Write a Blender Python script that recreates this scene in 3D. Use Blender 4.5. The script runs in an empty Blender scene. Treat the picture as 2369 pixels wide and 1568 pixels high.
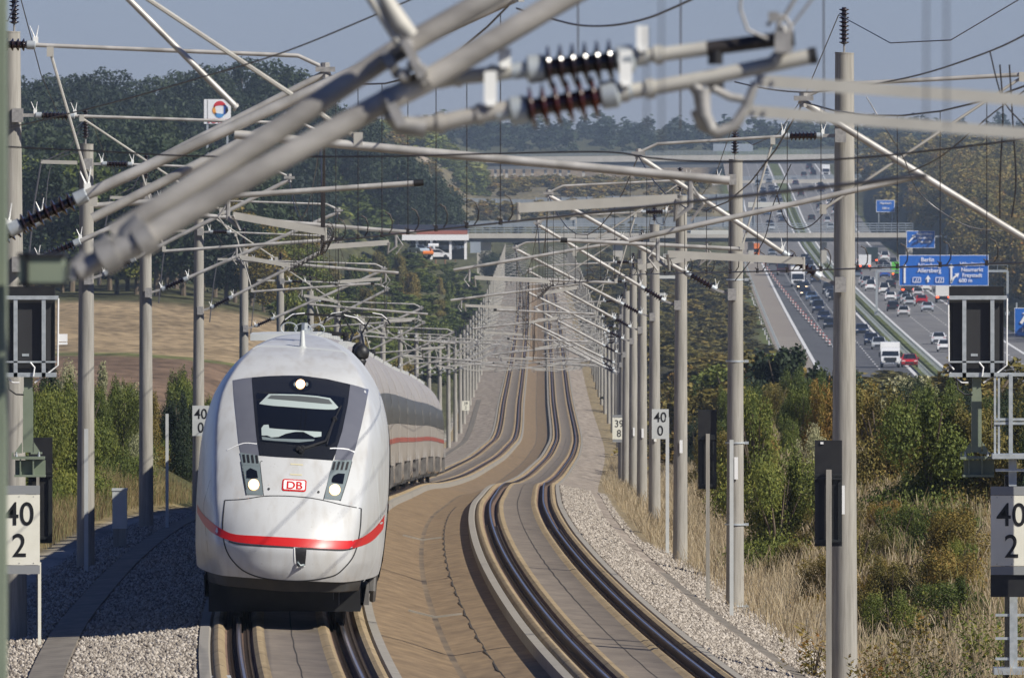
import bpy, math, random
import numpy as np
from mathutils import Vector
from mathutils.geometry import delaunay_2d_cdt
PI = math.pi
random.seed(7); rng = np.random.default_rng(11)
sc = bpy.context.scene
COL = sc.collection
FP = 31870.0           # focal length in pixels of a 2369 px wide picture
CX, HY = 1184.5, 300.0
def R(a): return math.radians(a)
def P(x, y, Z):
    s = FP / Z
    return Vector(((x - CX) / s, Z, -(y - HY) / s))
# ------------------------------------------------------------ alignment of the line
def herm(tab):
    xs = np.array([t[0] for t in tab], float); ys = np.array([t[1] for t in tab], float)
    m = np.gradient(ys, xs)
    def f(x):
        x = np.clip(np.asarray(x, float), xs[0], xs[-1])
        i = np.clip(np.searchsorted(xs, x, side='right') - 1, 0, len(xs) - 2)
        h = xs[i + 1] - xs[i]; t = (x - xs[i]) / h
        return ((2*t**3 - 3*t**2 + 1) * ys[i] + (t**3 - 2*t**2 + t) * h * m[i]
                + (-2*t**3 + 3*t**2) * ys[i+1] + (t**3 - t**2) * h * m[i+1])
    return f
fX = herm([(20,5.2),(70,3.2),(106,2.0),(142,.65),(174,-.25),(202,-.85),(232,-1.3),(262,-1.66),(322,-2.1),(382,-2.25),(442,-2.15),
           (502,-1.98),(574,-1.7),(640,-1.3),(700,-.85),(800,-.05),(900,.75),(1072,1.8),(1355,2.37),(1619,2.96),(1945,3.66),(2670,4.8),(3600,5.6)])
fD = herm([(20,5.6),(70,5.9),(106,6.2),(142,6.65),(174,6.98),(202,7.32),(232,7.75),(262,8.18),(322,9.15),(382,10.3),(442,11.6),(502,12.9),(600,15.3),
           (700,17.5),(800,19.4),(900,21.2),(1000,22.8),(1072,24.0),(1355,26.4),(1619,27.8),(1945,28.6),(2300,29.6),(2670,30.8),(3000,31.9),(3600,34)])
def cant(Z): return 0.062 * np.clip((470 - np.asarray(Z, float)) / 150, 0, 1)
def X_(Z): return float(fX(Z))
def D_(Z): return float(fD(Z))
def LP(u, Z, h=0.0): return Vector((X_(Z) + u, Z, -D_(Z) - float(cant(Z)) * u + h))
UT = 2.4
# ------------------------------------------------------------ tagging
def tag(o, label=None, cat=None, group=None, kind=None):
    if label: o['label'] = label
    if cat: o['category'] = cat
    if group: o['group'] = group
    if kind: o['kind'] = kind
    return o
def empty(name, loc=(0,0,0), label=None, cat=None, group=None):
    o = bpy.data.objects.new(name, None); COL.objects.link(o); o.location = loc
    o.empty_display_size = .3
    return tag(o, label, cat, group)
def link(name, me, parent=None):
    o = bpy.data.objects.new(name, me); COL.objects.link(o)
    if parent is not None: o.parent = parent
    return o
def copy_tree(o, parent=None):
    c = o.copy(); COL.objects.link(c)
    if parent is not None: c.parent = parent
    for ch in list(o.children): copy_tree(ch, c)
    return c
# ------------------------------------------------------------ mesh builder
class MB:
    def __init__(s, origin=(0,0,0)):
        s.v = []; s.f = []; s.m = []; s.o = Vector(origin)
    def vadd(s, pts):
        n = len(s.v)
        s.v += [tuple(Vector(p) - s.o) for p in pts]; return n
    def face(s, idx, m=0): s.f.append(tuple(idx)); s.m.append(m)
    def poly(s, pts, m=0):
        n = s.vadd(pts); s.face(range(n, n + len(pts)), m)
    def box(s, c, d, m=0, rz=0.0, ax=None):
        hx, hy, hz = d[0]/2, d[1]/2, d[2]/2
        ca, sa = math.cos(rz), math.sin(rz)
        P8 = []
        for z in (-hz, hz):
            for x, y in ((-hx,-hy),(hx,-hy),(hx,hy),(-hx,hy)):
                P8.append((c[0] + x*ca - y*sa, c[1] + x*sa + y*ca, c[2] + z))
        n = s.vadd(P8)
        for q in ((0,3,2,1),(4,5,6,7),(0,1,5,4),(1,2,6,5),(2,3,7,6),(3,0,4,7)): s.face([n+i for i in q], m)
    def bar(s, a, b, w, t, m=0, up=(0,0,1)):
        a = Vector(a); b = Vector(b); d = (b - a).normalized()
        u = Vector(up); sd = d.cross(u)
        if sd.length < 1e-4: sd = d.cross(Vector((0,1,0)))
        sd.normalize(); u = sd.cross(d).normalized()
        pts = []
        for p in (a, b):
            for i, j in ((-1,-1),(1,-1),(1,1),(-1,1)): pts.append(p + sd*(i*w/2) + u*(j*t/2))
        n = s.vadd(pts)
        for q in ((0,3,2,1),(4,5,6,7),(0,1,5,4),(1,2,6,5),(2,3,7,6),(3,0,4,7)): s.face([n+i for i in q], m)
    def tube(s, pts, r, k=8, m=0, caps=True):
        pts = [Vector(p) for p in pts]
        rs = r if isinstance(r, (list, tuple)) else [r]*len(pts)
        rings = []
        ref = None
        for i, p in enumerate(pts):
            d = (pts[min(i+1, len(pts)-1)] - pts[max(i-1, 0)]).normalized()
            if ref is None:
                ref = Vector((0,0,1)) if abs(d.z) < .9 else Vector((1,0,0))
            a = (ref - d * ref.dot(d)).normalized(); ref = a; b = d.cross(a)
            rings.append(s.vadd([p + (a*math.cos(2*PI*j/k) + b*math.sin(2*PI*j/k)) * rs[i] for j in range(k)]))
        for i in range(len(rings)-1):
            A, B = rings[i], rings[i+1]
            for j in range(k): s.face((A+j, A+(j+1)%k, B+(j+1)%k, B+j), m)
        if caps:
            s.face([rings[0]+j for j in reversed(range(k))], m); s.face([rings[-1]+j for j in range(k)], m)
    def lathe(s, a, b, prof, k=12, m=0):
        a = Vector(a); b = Vector(b)
        s.tube_prof([a + (b-a)*t for t, r in prof], [r for t, r in prof], (b-a).normalized(), k, m)
    def tube_prof(s, pts, rs, d, k, m):
        ref = Vector((0,0,1)) if abs(d.z) < .9 else Vector((1,0,0))
        a = (ref - d*ref.dot(d)).normalized(); b = d.cross(a); rings = []
        for p, r in zip(pts, rs):
            rings.append(s.vadd([p + (a*math.cos(2*PI*j/k) + b*math.sin(2*PI*j/k)) * r for j in range(k)]))
        for i in range(len(rings)-1):
            A, B = rings[i], rings[i+1]
            for j in range(k): s.face((A+j, A+(j+1)%k, B+(j+1)%k, B+j), m)
        s.face([rings[0]+j for j in reversed(range(k))], m); s.face([rings[-1]+j for j in range(k)], m)
    def grid(s, rows, m=0, close=False):
        n0 = s.vadd([p for r in rows for p in r]); w = len(rows[0])
        for i in range(len(rows)-1):
            for j in range(w-1 if not close else w):
                j2 = (j+1) % w
                s.face((n0+i*w+j, n0+i*w+j2, n0+(i+1)*w+j2, n0+(i+1)*w+j), m)
    def build(s, name, mats, parent=None, smooth=True, angle=40, local=False):
        me = bpy.data.meshes.new(name); me.from_pydata(s.v, [], s.f)
        if not isinstance(mats, (list, tuple)): mats = [mats]
        for q in mats: me.materials.append(q)
        if len(mats) > 1: me.polygons.foreach_set('material_index', s.m)
        me.update()
        if smooth:
            me.polygons.foreach_set('use_smooth', [True]*len(me.polygons))
            if angle < 180: sharp_edges(me, angle)
        o = link(name, me, parent); o.location = (0,0,0) if local else (s.o if parent is None else (s.o - parent_world(parent)))
        return o
def parent_world(p):
    v = Vector(p.location)
    while p.parent is not None:
        p = p.parent; v += Vector(p.location)
    return v
def sharp_edges(me, angle):
    import bmesh
    bm = bmesh.new(); bm.from_mesh(me); bm.normal_update(); a = R(angle)
    for e in bm.edges:
        if len(e.link_faces) == 2 and e.calc_face_angle(0) > a: e.smooth = False
    bm.to_mesh(me); bm.free()
# ------------------------------------------------------------ materials
def nt_new(name):
    m = bpy.data.materials.new(name); m.use_nodes = True
    return m, m.node_tree, m.node_tree.nodes['Principled BSDF']
KA = .84
def kk(c): return tuple(v*KA for v in c)
def mat(name, c1, c2=None, rough=.6, metal=0., scale=4., bump=0., bscale=None, detail=5., coord='Object', stretch=None, spec=None, coat=0.):
    if max(c1) < .8: c1 = kk(c1); c2 = kk(c2) if c2 else c2
    m, nt, b = nt_new(name)
    b.inputs['Roughness'].default_value = rough; b.inputs['Metallic'].default_value = metal
    if spec is not None: b.inputs['Specular IOR Level'].default_value = spec
    if coat: b.inputs['Coat Weight'].default_value = coat; b.inputs['Coat Roughness'].default_value = .08
    b.inputs['Base Color'].default_value = (*c1, 1)
    if c2 is None and not bump: return m
    tc = nt.nodes.new('ShaderNodeTexCoord'); mp = nt.nodes.new('ShaderNodeMapping')
    nt.links.new(tc.outputs[coord], mp.inputs[0])
    if stretch: mp.inputs['Scale'].default_value = stretch
    if c2 is not None:
        n = nt.nodes.new('ShaderNodeTexNoise'); n.inputs['Scale'].default_value = scale; n.inputs['Detail'].default_value = detail
        nt.links.new(mp.outputs[0], n.inputs['Vector'])
        r = nt.nodes.new('ShaderNodeValToRGB'); r.color_ramp.elements[0].position = .35; r.color_ramp.elements[1].position = .65
        r.color_ramp.elements[0].color = (*c1, 1); r.color_ramp.elements[1].color = (*c2, 1)
        nt.links.new(n.outputs[0], r.inputs[0]); nt.links.new(r.outputs[0], b.inputs['Base Color'])
    if bump:
        n2 = nt.nodes.new('ShaderNodeTexNoise'); n2.inputs['Scale'].default_value = bscale or scale*4; n2.inputs['Detail'].default_value = 4
        nt.links.new(mp.outputs[0], n2.inputs['Vector'])
        bp = nt.nodes.new('ShaderNodeBump'); bp.inputs['Strength'].default_value = bump; bp.inputs['Distance'].default_value = .02
        nt.links.new(n2.outputs[0], bp.inputs['Height']); nt.links.new(bp.outputs[0], b.inputs['Normal'])
    return m
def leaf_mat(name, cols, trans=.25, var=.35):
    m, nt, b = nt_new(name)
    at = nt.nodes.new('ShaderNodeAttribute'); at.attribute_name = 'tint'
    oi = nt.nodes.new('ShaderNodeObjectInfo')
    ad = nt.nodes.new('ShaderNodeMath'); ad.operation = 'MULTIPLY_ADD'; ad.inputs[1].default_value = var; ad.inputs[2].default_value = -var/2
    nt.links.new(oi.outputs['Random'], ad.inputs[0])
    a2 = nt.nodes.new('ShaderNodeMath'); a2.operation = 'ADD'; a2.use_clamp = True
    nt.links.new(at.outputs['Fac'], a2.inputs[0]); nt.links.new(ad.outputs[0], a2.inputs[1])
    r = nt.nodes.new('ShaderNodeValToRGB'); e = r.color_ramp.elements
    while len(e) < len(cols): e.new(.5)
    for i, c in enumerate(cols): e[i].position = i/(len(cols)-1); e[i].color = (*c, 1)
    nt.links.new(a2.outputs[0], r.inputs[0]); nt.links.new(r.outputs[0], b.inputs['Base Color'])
    b.inputs['Roughness'].default_value = .65; b.inputs['Specular IOR Level'].default_value = .25
    if trans:
        t = nt.nodes.new('ShaderNodeBsdfTranslucent'); mx = nt.nodes.new('ShaderNodeMixShader'); mx.inputs[0].default_value = trans
        nt.links.new(r.outputs[0], t.inputs[0]); nt.links.new(b.outputs[0], mx.inputs[1]); nt.links.new(t.outputs[0], mx.inputs[2])
        nt.links.new(mx.outputs[0], nt.nodes['Material Output'].inputs[0])
    return m
def emis(name, c, st):
    m, nt, b = nt_new(name); b.inputs['Base Color'].default_value = (*c,1)
    b.inputs['Emission Color'].default_value = (*c,1); b.inputs['Emission Strength'].default_value = st
    return m
def concrete_mat(name, c1, c2, dark, z0=.0):
    c1, c2, dark = kk(c1), kk(c2), kk(dark)
    m, nt, b = nt_new(name); b.inputs['Roughness'].default_value = .85
    tc = nt.nodes.new('ShaderNodeTexCoord')
    def noise(scale, st, detail=5):
        mp = nt.nodes.new('ShaderNodeMapping'); mp.inputs['Scale'].default_value = st
        nt.links.new(tc.outputs['Object'], mp.inputs[0])
        n = nt.nodes.new('ShaderNodeTexNoise'); n.inputs['Scale'].default_value = scale; n.inputs['Detail'].default_value = detail
        nt.links.new(mp.outputs[0], n.inputs['Vector']); return n
    n1 = noise(3, (6,6,.35)); r = nt.nodes.new('ShaderNodeValToRGB')
    r.color_ramp.elements[0].position=.3; r.color_ramp.elements[1].position=.62
    r.color_ramp.elements[0].color=(*c1,1); r.color_ramp.elements[1].color=(*c2,1)
    nt.links.new(n1.outputs[0], r.inputs[0])
    n2 = noise(9, (8,8,.25), 6); r2 = nt.nodes.new('ShaderNodeValToRGB')
    r2.color_ramp.elements[0].position=.55; r2.color_ramp.elements[1].position=.75
    r2.color_ramp.elements[0].color=(0,0,0,1); r2.color_ramp.elements[1].color=(.6,.6,.6,1)
    nt.links.new(n2.outputs[0], r2.inputs[0])
    mx = nt.nodes.new('ShaderNodeMix'); mx.data_type='RGBA'; mx.inputs['B'].default_value=(*dark,1)
    nt.links.new(r2.outputs[0], mx.inputs['Factor']); nt.links.new(r.outputs[0], mx.inputs['A'])
    nt.links.new(mx.outputs['Result'], b.inputs['Base Color'])
    n3 = noise(60, (1,1,1), 3); bp = nt.nodes.new('ShaderNodeBump'); bp.inputs['Strength'].default_value=.25; bp.inputs['Distance'].default_value=.01
    nt.links.new(n3.outputs[0], bp.inputs['Height']); nt.links.new(bp.outputs[0], b.inputs['Normal'])
    return m
M = {}
M['conc'] = concrete_mat('mast_concrete', (.27,.255,.22), (.39,.37,.325), (.15,.135,.11))
M['alu'] = mat('aluminium_tube', (.36,.345,.315), (.60,.58,.54), rough=.42, metal=.2, scale=4, detail=9, stretch=(1,1,1))
M['alu_near'] = mat('dull_aluminium', (.33,.31,.28), (.53,.50,.45), rough=.5, metal=.1, scale=5, detail=9, stretch=(1,1,2))
M['steel'] = mat('galvanised_steel', (.48,.52,.53), (.62,.66,.67), rough=.45, metal=.4, scale=12)
M['fitting'] = mat('cast_fitting', (.34,.33,.31), (.48,.46,.43), rough=.55, metal=.4, scale=20)
M['flat'] = mat('grey_flat_arm', (.46,.44,.39), (.54,.52,.46), rough=.6, metal=.1, scale=5)
M['insul'] = mat('brown_porcelain', (.014,.009,.009), (.03,.014,.012), rough=.16, scale=9, spec=.7)
M['insul_red'] = mat('red_brown_porcelain', (.075,.018,.010), (.05,.013,.009), rough=.14, scale=9, spec=.7)
M['cap'] = mat('grey_insulator_cap', (.42,.46,.48), (.52,.56,.58), rough=.45, metal=.3, scale=12)
M['spike'] = mat('white_bird_guard', (.82,.82,.78), rough=.4)
M['black'] = mat('black_plastic', (.012,.012,.013), (.02,.02,.02), rough=.5, scale=6)
M['wire'] = mat('dark_copper_wire', (.045,.04,.04), (.07,.06,.055), rough=.5, metal=.5, scale=3)
M['wire_grey'] = mat('grey_wire', (.16,.16,.17), rough=.5, metal=.5)
M['greenpaint'] = mat('green_grey_paint', (.19,.23,.16), (.24,.28,.20), rough=.5, scale=3)
M['boardwhite'] = mat('cream_board', (.80,.78,.66), (.74,.72,.60), rough=.45, scale=4)
M['boardgrey'] = mat('white_grey_board', (.62,.64,.62), (.56,.58,.56), rough=.45, scale=4)
M['cablegrey'] = mat('grey_plastic', (.30,.31,.31), rough=.6)
M['white'] = mat('white_paint', (.80,.80,.78), rough=.4)
M['ink'] = mat('black_lettering', (.01,.01,.01), rough=.5)
# ------------------------------------------------------------ camera, world, sun, haze
cam = bpy.data.cameras.new('camera'); camo = bpy.data.objects.new('camera', cam); COL.objects.link(camo)
camo.location = (0,0,0); camo.rotation_euler = (PI/2, 0, 0)
cam.sensor_width = 36; cam.lens = FP/2369*36; cam.shift_y = -(784-HY)/2369
cam.clip_start = 1; cam.clip_end = 60000
cam.dof.use_dof = True; cam.dof.focus_distance = 235; cam.dof.aperture_fstop = (FP/2369*.036)/.021
sc.camera = camo
SUN_EL, SUN_AZ = R(38), R(32)     # from the right, a little behind the camera
sdir = Vector((math.cos(SUN_AZ)*math.cos(SUN_EL), -math.sin(SUN_AZ)*math.cos(SUN_EL), math.sin(SUN_EL)))
sl = bpy.data.lights.new('sun', 'SUN'); sl.energy = 5.0; sl.angle = R(.53); sl.color = (1, .95, .86)
so = bpy.data.objects.new('sun', sl); COL.objects.link(so); so.rotation_euler = sdir.to_track_quat('Z', 'Y').to_euler()
W = bpy.data.worlds.new('World'); sc.world = W; W.use_nodes = True
bg = W.node_tree.nodes['Background']; sky = W.node_tree.nodes.new('ShaderNodeTexSky'); sky.sky_type = 'NISHITA'
sky.sun_disc = False; sky.sun_elevation = SUN_EL; sky.sun_rotation = math.atan2(sdir.x, sdir.y)
sky.altitude = 900; sky.air_density = .9; sky.dust_density = .1; sky.ozone_density = 4.0
tn = W.node_tree.nodes.new('ShaderNodeVectorMath'); tn.operation = 'MULTIPLY'; tn.inputs[1].default_value = (.88, .95, 1.42)
W.node_tree.links.new(sky.outputs[0], tn.inputs[0]); W.node_tree.links.new(tn.outputs[0], bg.inputs[0]); bg.inputs[1].default_value = .041
sc.view_settings.view_transform = 'Standard'; sc.view_settings.look = 'None'
sc.view_settings.exposure = .28; sc.view_settings.gamma = 1
sc.cycles.volume_bounces = 0; sc.cycles.max_bounces = 8; sc.cycles.volume_step_rate = 1
HAZE = .000068
# ------------------------------------------------------------ terrain
fHW = herm([(20,24),(1500,28),(3000,28),(3250,27.3),(3600,24.6),(4100,18.4),(4600,12.6),(5200,8.5),(6000,5.5),(9000,2)])     # motorway level below the camera
def XM(Z): return 49.7 + (np.asarray(Z,float)-1684)*.01305                                     # motorway median
fL = herm([(20,7.0),(200,8.2),(300,9.4),(400,10.4),(600,12.0),(900,14.3),(1300,15.9),(1500,15.2),(2000,10.5),(2500,6.5),(2900,4.5),(3400,4.5),(9000,3)])
fLc = herm([(20,7.0),(200,8.2),(300,9.4),(400,10.4),(600,12.4),(900,15.4),(1300,18.4),(1700,21),(2300,22.3),(2900,23),(3100,23.5),(3350,23.4),(3500,22.2),(3650,20.8),(3740,20.5),(3900,17.6),(4300,17.8),(4740,17.6),(5020,10.5),(5500,5.5),(9000,2)])
fR = herm([(20,7.0),(140,7.2),(200,7.7),(300,8.6),(400,9.9),(600,12.6),(1000,17.5),(1500,23.5),(1800,26.6),(2500,27.6),(3000,27),(3150,25.2),(3350,23.5),(3500,22.2),(3650,20.8),(3740,20.5),(3900,17.6),(4300,17.8),(4740,17.6),(5020,10.5),(5500,5.7),(9000,2)])
fRH = herm([(20,20),(1500,24),(1900,23.4),(2500,20),(3000,15.5),(3500,11.5),(4200,9),(5000,7.5),(6000,5),(9000,2)])
fR2 = herm([(20,7.0),(140,7.2),(200,7.7),(300,8.5),(400,9.9),(600,13.3),(800,17.2),(1000,20.8),(1250,24.2),(1500,26.8),(1800,27.7),(2500,27.8),(3000,27),(3150,25.2),(3350,23.5),(3500,22.2),(3650,20.8),(3740,20.5),(3900,17.6),(4300,17.8),(4740,17.6),(5020,10.5),(5500,5.7),(9000,2)])
def sstep(a, b, x):
    t = np.clip((x-a)/(b-a), 0, 1); return t*t*(3-2*t)
def gz(X, Z):
    X = np.asarray(X, float); Z = np.asarray(Z, float)
    u = X - fX(Z); rail = -fD(Z) - cant(Z)*np.clip(u,-9,9)
    hill = sstep(0, 24, -(X + np.interp(Z,[1300,1700,2280,2420],[12,20,24,8])))
    left = -(fLc(Z)*(1-hill) + fL(Z)*hill)
    m = XM(Z); hw = -fHW(Z)
    rh = -fRH(Z)
    right = -(fR(Z) + (fR2(Z)-fR(Z))*sstep(10, 20, u))
    on = sstep(1280, 1460, Z)
    right = right + (hw - right)*sstep(0, 1, (X - (m-24))/8)*on
    right = right + (rh - right)*sstep(0, 1, (X - (m+20))/14)*on
    # the railway bed fades out beyond the road bridge
    bed = rail - .62
    fade = sstep(2950, 3150, Z)
    wl = 2.0 + 1.6*np.abs(left - bed); wr = 2.0 + 1.6*np.abs(right-bed)
    tl = sstep(7.4, 7.4+wl, -u); tr = sstep(6.6, 6.6+wr, u)
    z = np.where(u < 0, bed + (left-bed)*np.maximum(tl, fade), bed + (right-bed)*np.maximum(tr, fade))
    bump = .25*np.sin(X*.31+Z*.013)*np.sin(Z*.021+X*.05)*sstep(10,30,np.abs(u))*(1-((X>m-20)&(X<m+21)&(Z>1300)))
    z = z + bump
    return z - .3*(np.abs(u) < 3.9)*(fade < .5)
def G(X, Z): return float(gz(X, Z))
def terrain():
    Zs = np.concatenate([np.arange(30,150,15), np.arange(150,520,7), np.arange(520,1100,18), np.arange(1100,3200,38), np.arange(3200,6200,75), [6500,7000,8000,10000,14000,20000]])
    rows = []; cols = []
    for Z in Zs:
        c = X_(Z); m = float(XM(Z))
        a = list(np.linspace(-900, -160, 8)) + list(np.linspace(-150, c-26, 26))
        a += list(c + np.array([-22,-19,-17,-15,-13.5,-12,-11,-10,-9.2,-8.5,-8,-7.4,-6.8,-6,-5,-4,-3.92,-3,-1.5,0,1.5,3,3.92,4,5,5.8,6.6,7.2,8,8.8,9.6,10.5,12,14,16,18]))
        a += list(np.linspace(c+20, m-25, 16)) + list(m + np.array([-23,-21,-19,-17.5,-16.5,-10,-2,2,10,17,19,21,24,28,32,36])) + list(np.linspace(m+42, m+260, 18)) + [m+400, m+900, m+1600]
        rows.append(np.array(a))
    A = np.array(rows); ZZ = np.repeat(Zs[:,None], A.shape[1], 1)
    H = gz(A, ZZ); U = A - fX(ZZ); Mx = np.where(ZZ>1400, A - XM(ZZ), -999.)
    n = A.shape
    c_k = KA
    co = np.stack([A, ZZ, H], -1).reshape(-1,3)
    i = np.arange(n[0]-1)[:,None]*n[1] + np.arange(n[1]-1)[None,:]
    q = np.stack([i, i+1, i+1+n[1], i+n[1]], -1).reshape(-1)
    me = bpy.data.meshes.new('ground'); me.vertices.add(len(co)); me.vertices.foreach_set('co', co.ravel())
    nf = len(q)//4; me.loops.add(len(q)); me.loops.foreach_set('vertex_index', q)
    me.polygons.add(nf); me.polygons.foreach_set('loop_start', np.arange(nf)*4)
    me.update(); me.polygons.foreach_set('use_smooth', np.ones(nf, bool))
    # land cover colours: what grows or lies there
    c = np.zeros(n + (4,)); c[...,3] = 1
    g1 = np.array([.085,.085,.038]); dry = np.array([.34,.27,.14]); gravel = np.array([.42,.39,.34])
    stub = np.array([.34,.255,.15]); brown = np.array([.215,.145,.095]); grass = np.array([.13,.155,.05]); olive=np.array([.105,.092,.042])
    c[...,:3] = g1
    def put(mask, v): c[mask,:3] = v
    put((U>5.5)&(Z_ok(ZZ,0,520))&(Mx<-24), dry)
    put((U>16)&(ZZ<520)&(Mx<-24), olive)
    put((U>8)&(ZZ>=520)&(ZZ<3000)&(Mx<-24), olive)
    put((U<-7)&(ZZ<430), dry*.8)
    put((U<-13)&(ZZ>=560)&(ZZ<895), brown)
    put((U<-13)&(ZZ>=560)&(ZZ>=895)&(ZZ<915), grass)
    put((U<-13)&(ZZ>=915)&(ZZ<1285)&(A<-16), stub)
    put((np.abs(U)<7.6)&(ZZ<2950), gravel)
    put((np.abs(Mx)<19), grass*.9)
    put((ZZ>3000)&(np.abs(Mx)>20), g1*1.1)
    put((ZZ>3300)&(A>-40)&(Mx<-20)&(ZZ<4600), np.array([.20,.17,.10]))
    put((ZZ>4700)&(ZZ<5060)&(A>-25)&(A<75), np.array([.27,.21,.135]))
    c[...,:3] *= KA
    ca = me.color_attributes.new('cover', 'FLOAT_COLOR', 'POINT'); ca.data.foreach_set('color', c.reshape(-1))
    m, nt, b = nt_new('ground_cover'); b.inputs['Roughness'].default_value = .95; b.inputs['Specular IOR Level'].default_value=.15
    at = nt.nodes.new('ShaderNodeAttribute'); at.attribute_name = 'cover'
    tc = nt.nodes.new('ShaderNodeTexCoord')
    def nz(s, st, d=6):
        mp = nt.nodes.new('ShaderNodeMapping'); mp.inputs['Scale'].default_value = st; nt.links.new(tc.outputs['Object'], mp.inputs[0])
        k = nt.nodes.new('ShaderNodeTexNoise'); k.inputs['Scale'].default_value = s; k.inputs['Detail'].default_value = d
        nt.links.new(mp.outputs[0], k.inputs['Vector']); return k
    k1 = nz(.9,(1,.10,1)); k2 = nz(.12,(1,.12,1),4)
    ma = nt.nodes.new('ShaderNodeMapRange'); ma.inputs['From Min'].default_value=.3; ma.inputs['From Max'].default_value=.7; ma.inputs['To Min'].default_value=.55; ma.inputs['To Max'].default_value=1.35
    nt.links.new(k1.outputs[0], ma.inputs[0])
    mb = nt.nodes.new('ShaderNodeMapRange'); mb.inputs['From Min'].default_value=.3; mb.inputs['From Max'].default_value=.7; mb.inputs['To Min'].default_value=.75; mb.inputs['To Max'].default_value=1.2
    nt.links.new(k2.outputs[0], mb.inputs[0])
    mu = nt.nodes.new('ShaderNodeMath'); mu.operation='MULTIPLY'; nt.links.new(ma.outputs[0], mu.inputs[0]); nt.links.new(mb.outputs[0], mu.inputs[1])
    vm = nt.nodes.new('ShaderNodeVectorMath'); vm.operation='SCALE'; nt.links.new(at.outputs['Color'], vm.inputs[0]); nt.links.new(mu.outputs[0], vm.inputs['Scale'])
    nt.links.new(vm.outputs[0], b.inputs['Base Color'])
    k3 = nz(9,(1,1,1),4); bp = nt.nodes.new('ShaderNodeBump'); bp.inputs['Strength'].default_value=.6; bp.inputs['Distance'].default_value=.12
    nt.links.new(k3.outputs[0], bp.inputs['Height']); nt.links.new(bp.outputs[0], b.inputs['Normal'])
    me.materials.append(m)
    o = link('ground', me); tag(o, kind='structure'); return o
def Z_ok(Z,a,b): return (Z>=a)&(Z<b)
terrain()
# ------------------------------------------------------------ strips along the line
def zrange(a, b):
    r = []; z = a
    while z < b:
        r.append(z); z += 2.0 if z < 340 else (4 if z < 640 else (10 if z < 1200 else 25))
    r.append(b); return r
ZT = zrange(60, 2960)
def strip(name, prof, mats, midx=None, zs=ZT, kind='structure', smooth=True, parent=None):
    """loft of a cross-section: prof = [(u, h)], h above rail top"""
    mb = MB()
    rows = [[LP(u, z, h) for u, h in prof] for z in zs]
    n0 = mb.vadd([p for r in rows for p in r]); w = len(prof)
    for i in range(len(rows)-1):
        for j in range(w-1):
            mb.face((n0+i*w+j, n0+i*w+j+1, n0+(i+1)*w+j+1, n0+(i+1)*w+j), midx[j] if midx else 0)
    o = mb.build(name, mats, parent, smooth, 35)
    if kind: tag(o, kind=kind)
    return o
def ribbed(name, c1, c2, period=.11, joint=6.5, dark=.35, jw=.012, strength=.5, speck=.0):
    """tan sound absorber: fine cross ribs and a joint every few metres; Y runs along the line"""
    c1, c2 = kk(c1), kk(c2)
    m, nt, b = nt_new(name); b.inputs['Roughness'].default_value=.9
    tc = nt.nodes.new('ShaderNodeTexCoord'); sx = nt.nodes.new('ShaderNodeSeparateXYZ'); nt.links.new(tc.outputs['Object'], sx.inputs[0])
    n = nt.nodes.new('ShaderNodeTexNoise'); n.inputs['Scale'].default_value=1.3; n.inputs['Detail'].default_value=7
    mp = nt.nodes.new('ShaderNodeMapping'); mp.inputs['Scale'].default_value=(2.5,.5,1); nt.links.new(tc.outputs['Object'], mp.inputs[0]); nt.links.new(mp.outputs[0], n.inputs['Vector'])
    r = nt.nodes.new('ShaderNodeValToRGB'); r.color_ramp.elements[0].position=.3; r.color_ramp.elements[1].position=.7
    r.color_ramp.elements[0].color=(*c1,1); r.color_ramp.elements[1].color=(*c2,1); nt.links.new(n.outputs[0], r.inputs[0])
    def mth(op, a, bb=None, c=None):
        k = nt.nodes.new('ShaderNodeMath'); k.operation=op
        for i, q in enumerate((a, bb, c)):
            if q is None: continue
            if isinstance(q, (int,float)): k.inputs[i].default_value=q
            else: nt.links.new(q, k.inputs[i])
        return k.outputs[0]
    yj = mth('FRACT', mth('DIVIDE', sx.outputs['Y'], joint))
    dj = mth('GREATER_THAN', mth('ABSOLUTE', mth('SUBTRACT', yj, .5)), .5-jw)
    mx = nt.nodes.new('ShaderNodeMix'); mx.data_type='RGBA'; nt.links.new(dj, mx.inputs['Factor'])
    nt.links.new(r.outputs[0], mx.inputs['A']); mx.inputs['B'].default_value=(c1[0]*dark,c1[1]*dark,c1[2]*dark,1)
    last = mx.outputs['Result']
    fl = mth('FLOOR', mth('ADD', mth('DIVIDE', sx.outputs['Y'], joint), .5)); wn = nt.nodes.new('ShaderNodeTexWhiteNoise'); wn.noise_dimensions='1D'; nt.links.new(fl, wn.inputs['W'])
    vv = nt.nodes.new('ShaderNodeVectorMath'); vv.operation='SCALE'; nt.links.new(last, vv.inputs[0]); nt.links.new(mth('MULTIPLY_ADD', wn.outputs['Value'], .12, .93), vv.inputs['Scale']); last = vv.outputs[0]
    if period:
        s = mth('SINE', mth('MULTIPLY', sx.outputs['Y'], 2*PI/period))
        bp = nt.nodes.new('ShaderNodeBump'); bp.inputs['Strength'].default_value=strength; bp.inputs['Distance'].default_value=.03
        nt.links.new(s, bp.inputs['Height']); nt.links.new(bp.outputs[0], b.inputs['Normal'])
        k = mth('MULTIPLY_ADD', s, .10, .93)
        v = nt.nodes.new('ShaderNodeVectorMath'); v.operation='SCALE'; nt.links.new(last, v.inputs[0]); nt.links.new(k, v.inputs['Scale']); last = v.outputs[0]
    nt.links.new(last, b.inputs['Base Color'])
    return m
M['tan'] = ribbed('tan_sound_absorber', (.32,.235,.125), (.43,.325,.185))
M['panel'] = ribbed('grey_centre_panel', (.155,.125,.095), (.225,.185,.14), period=0, joint=3.25, dark=.25, jw=.008)
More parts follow.
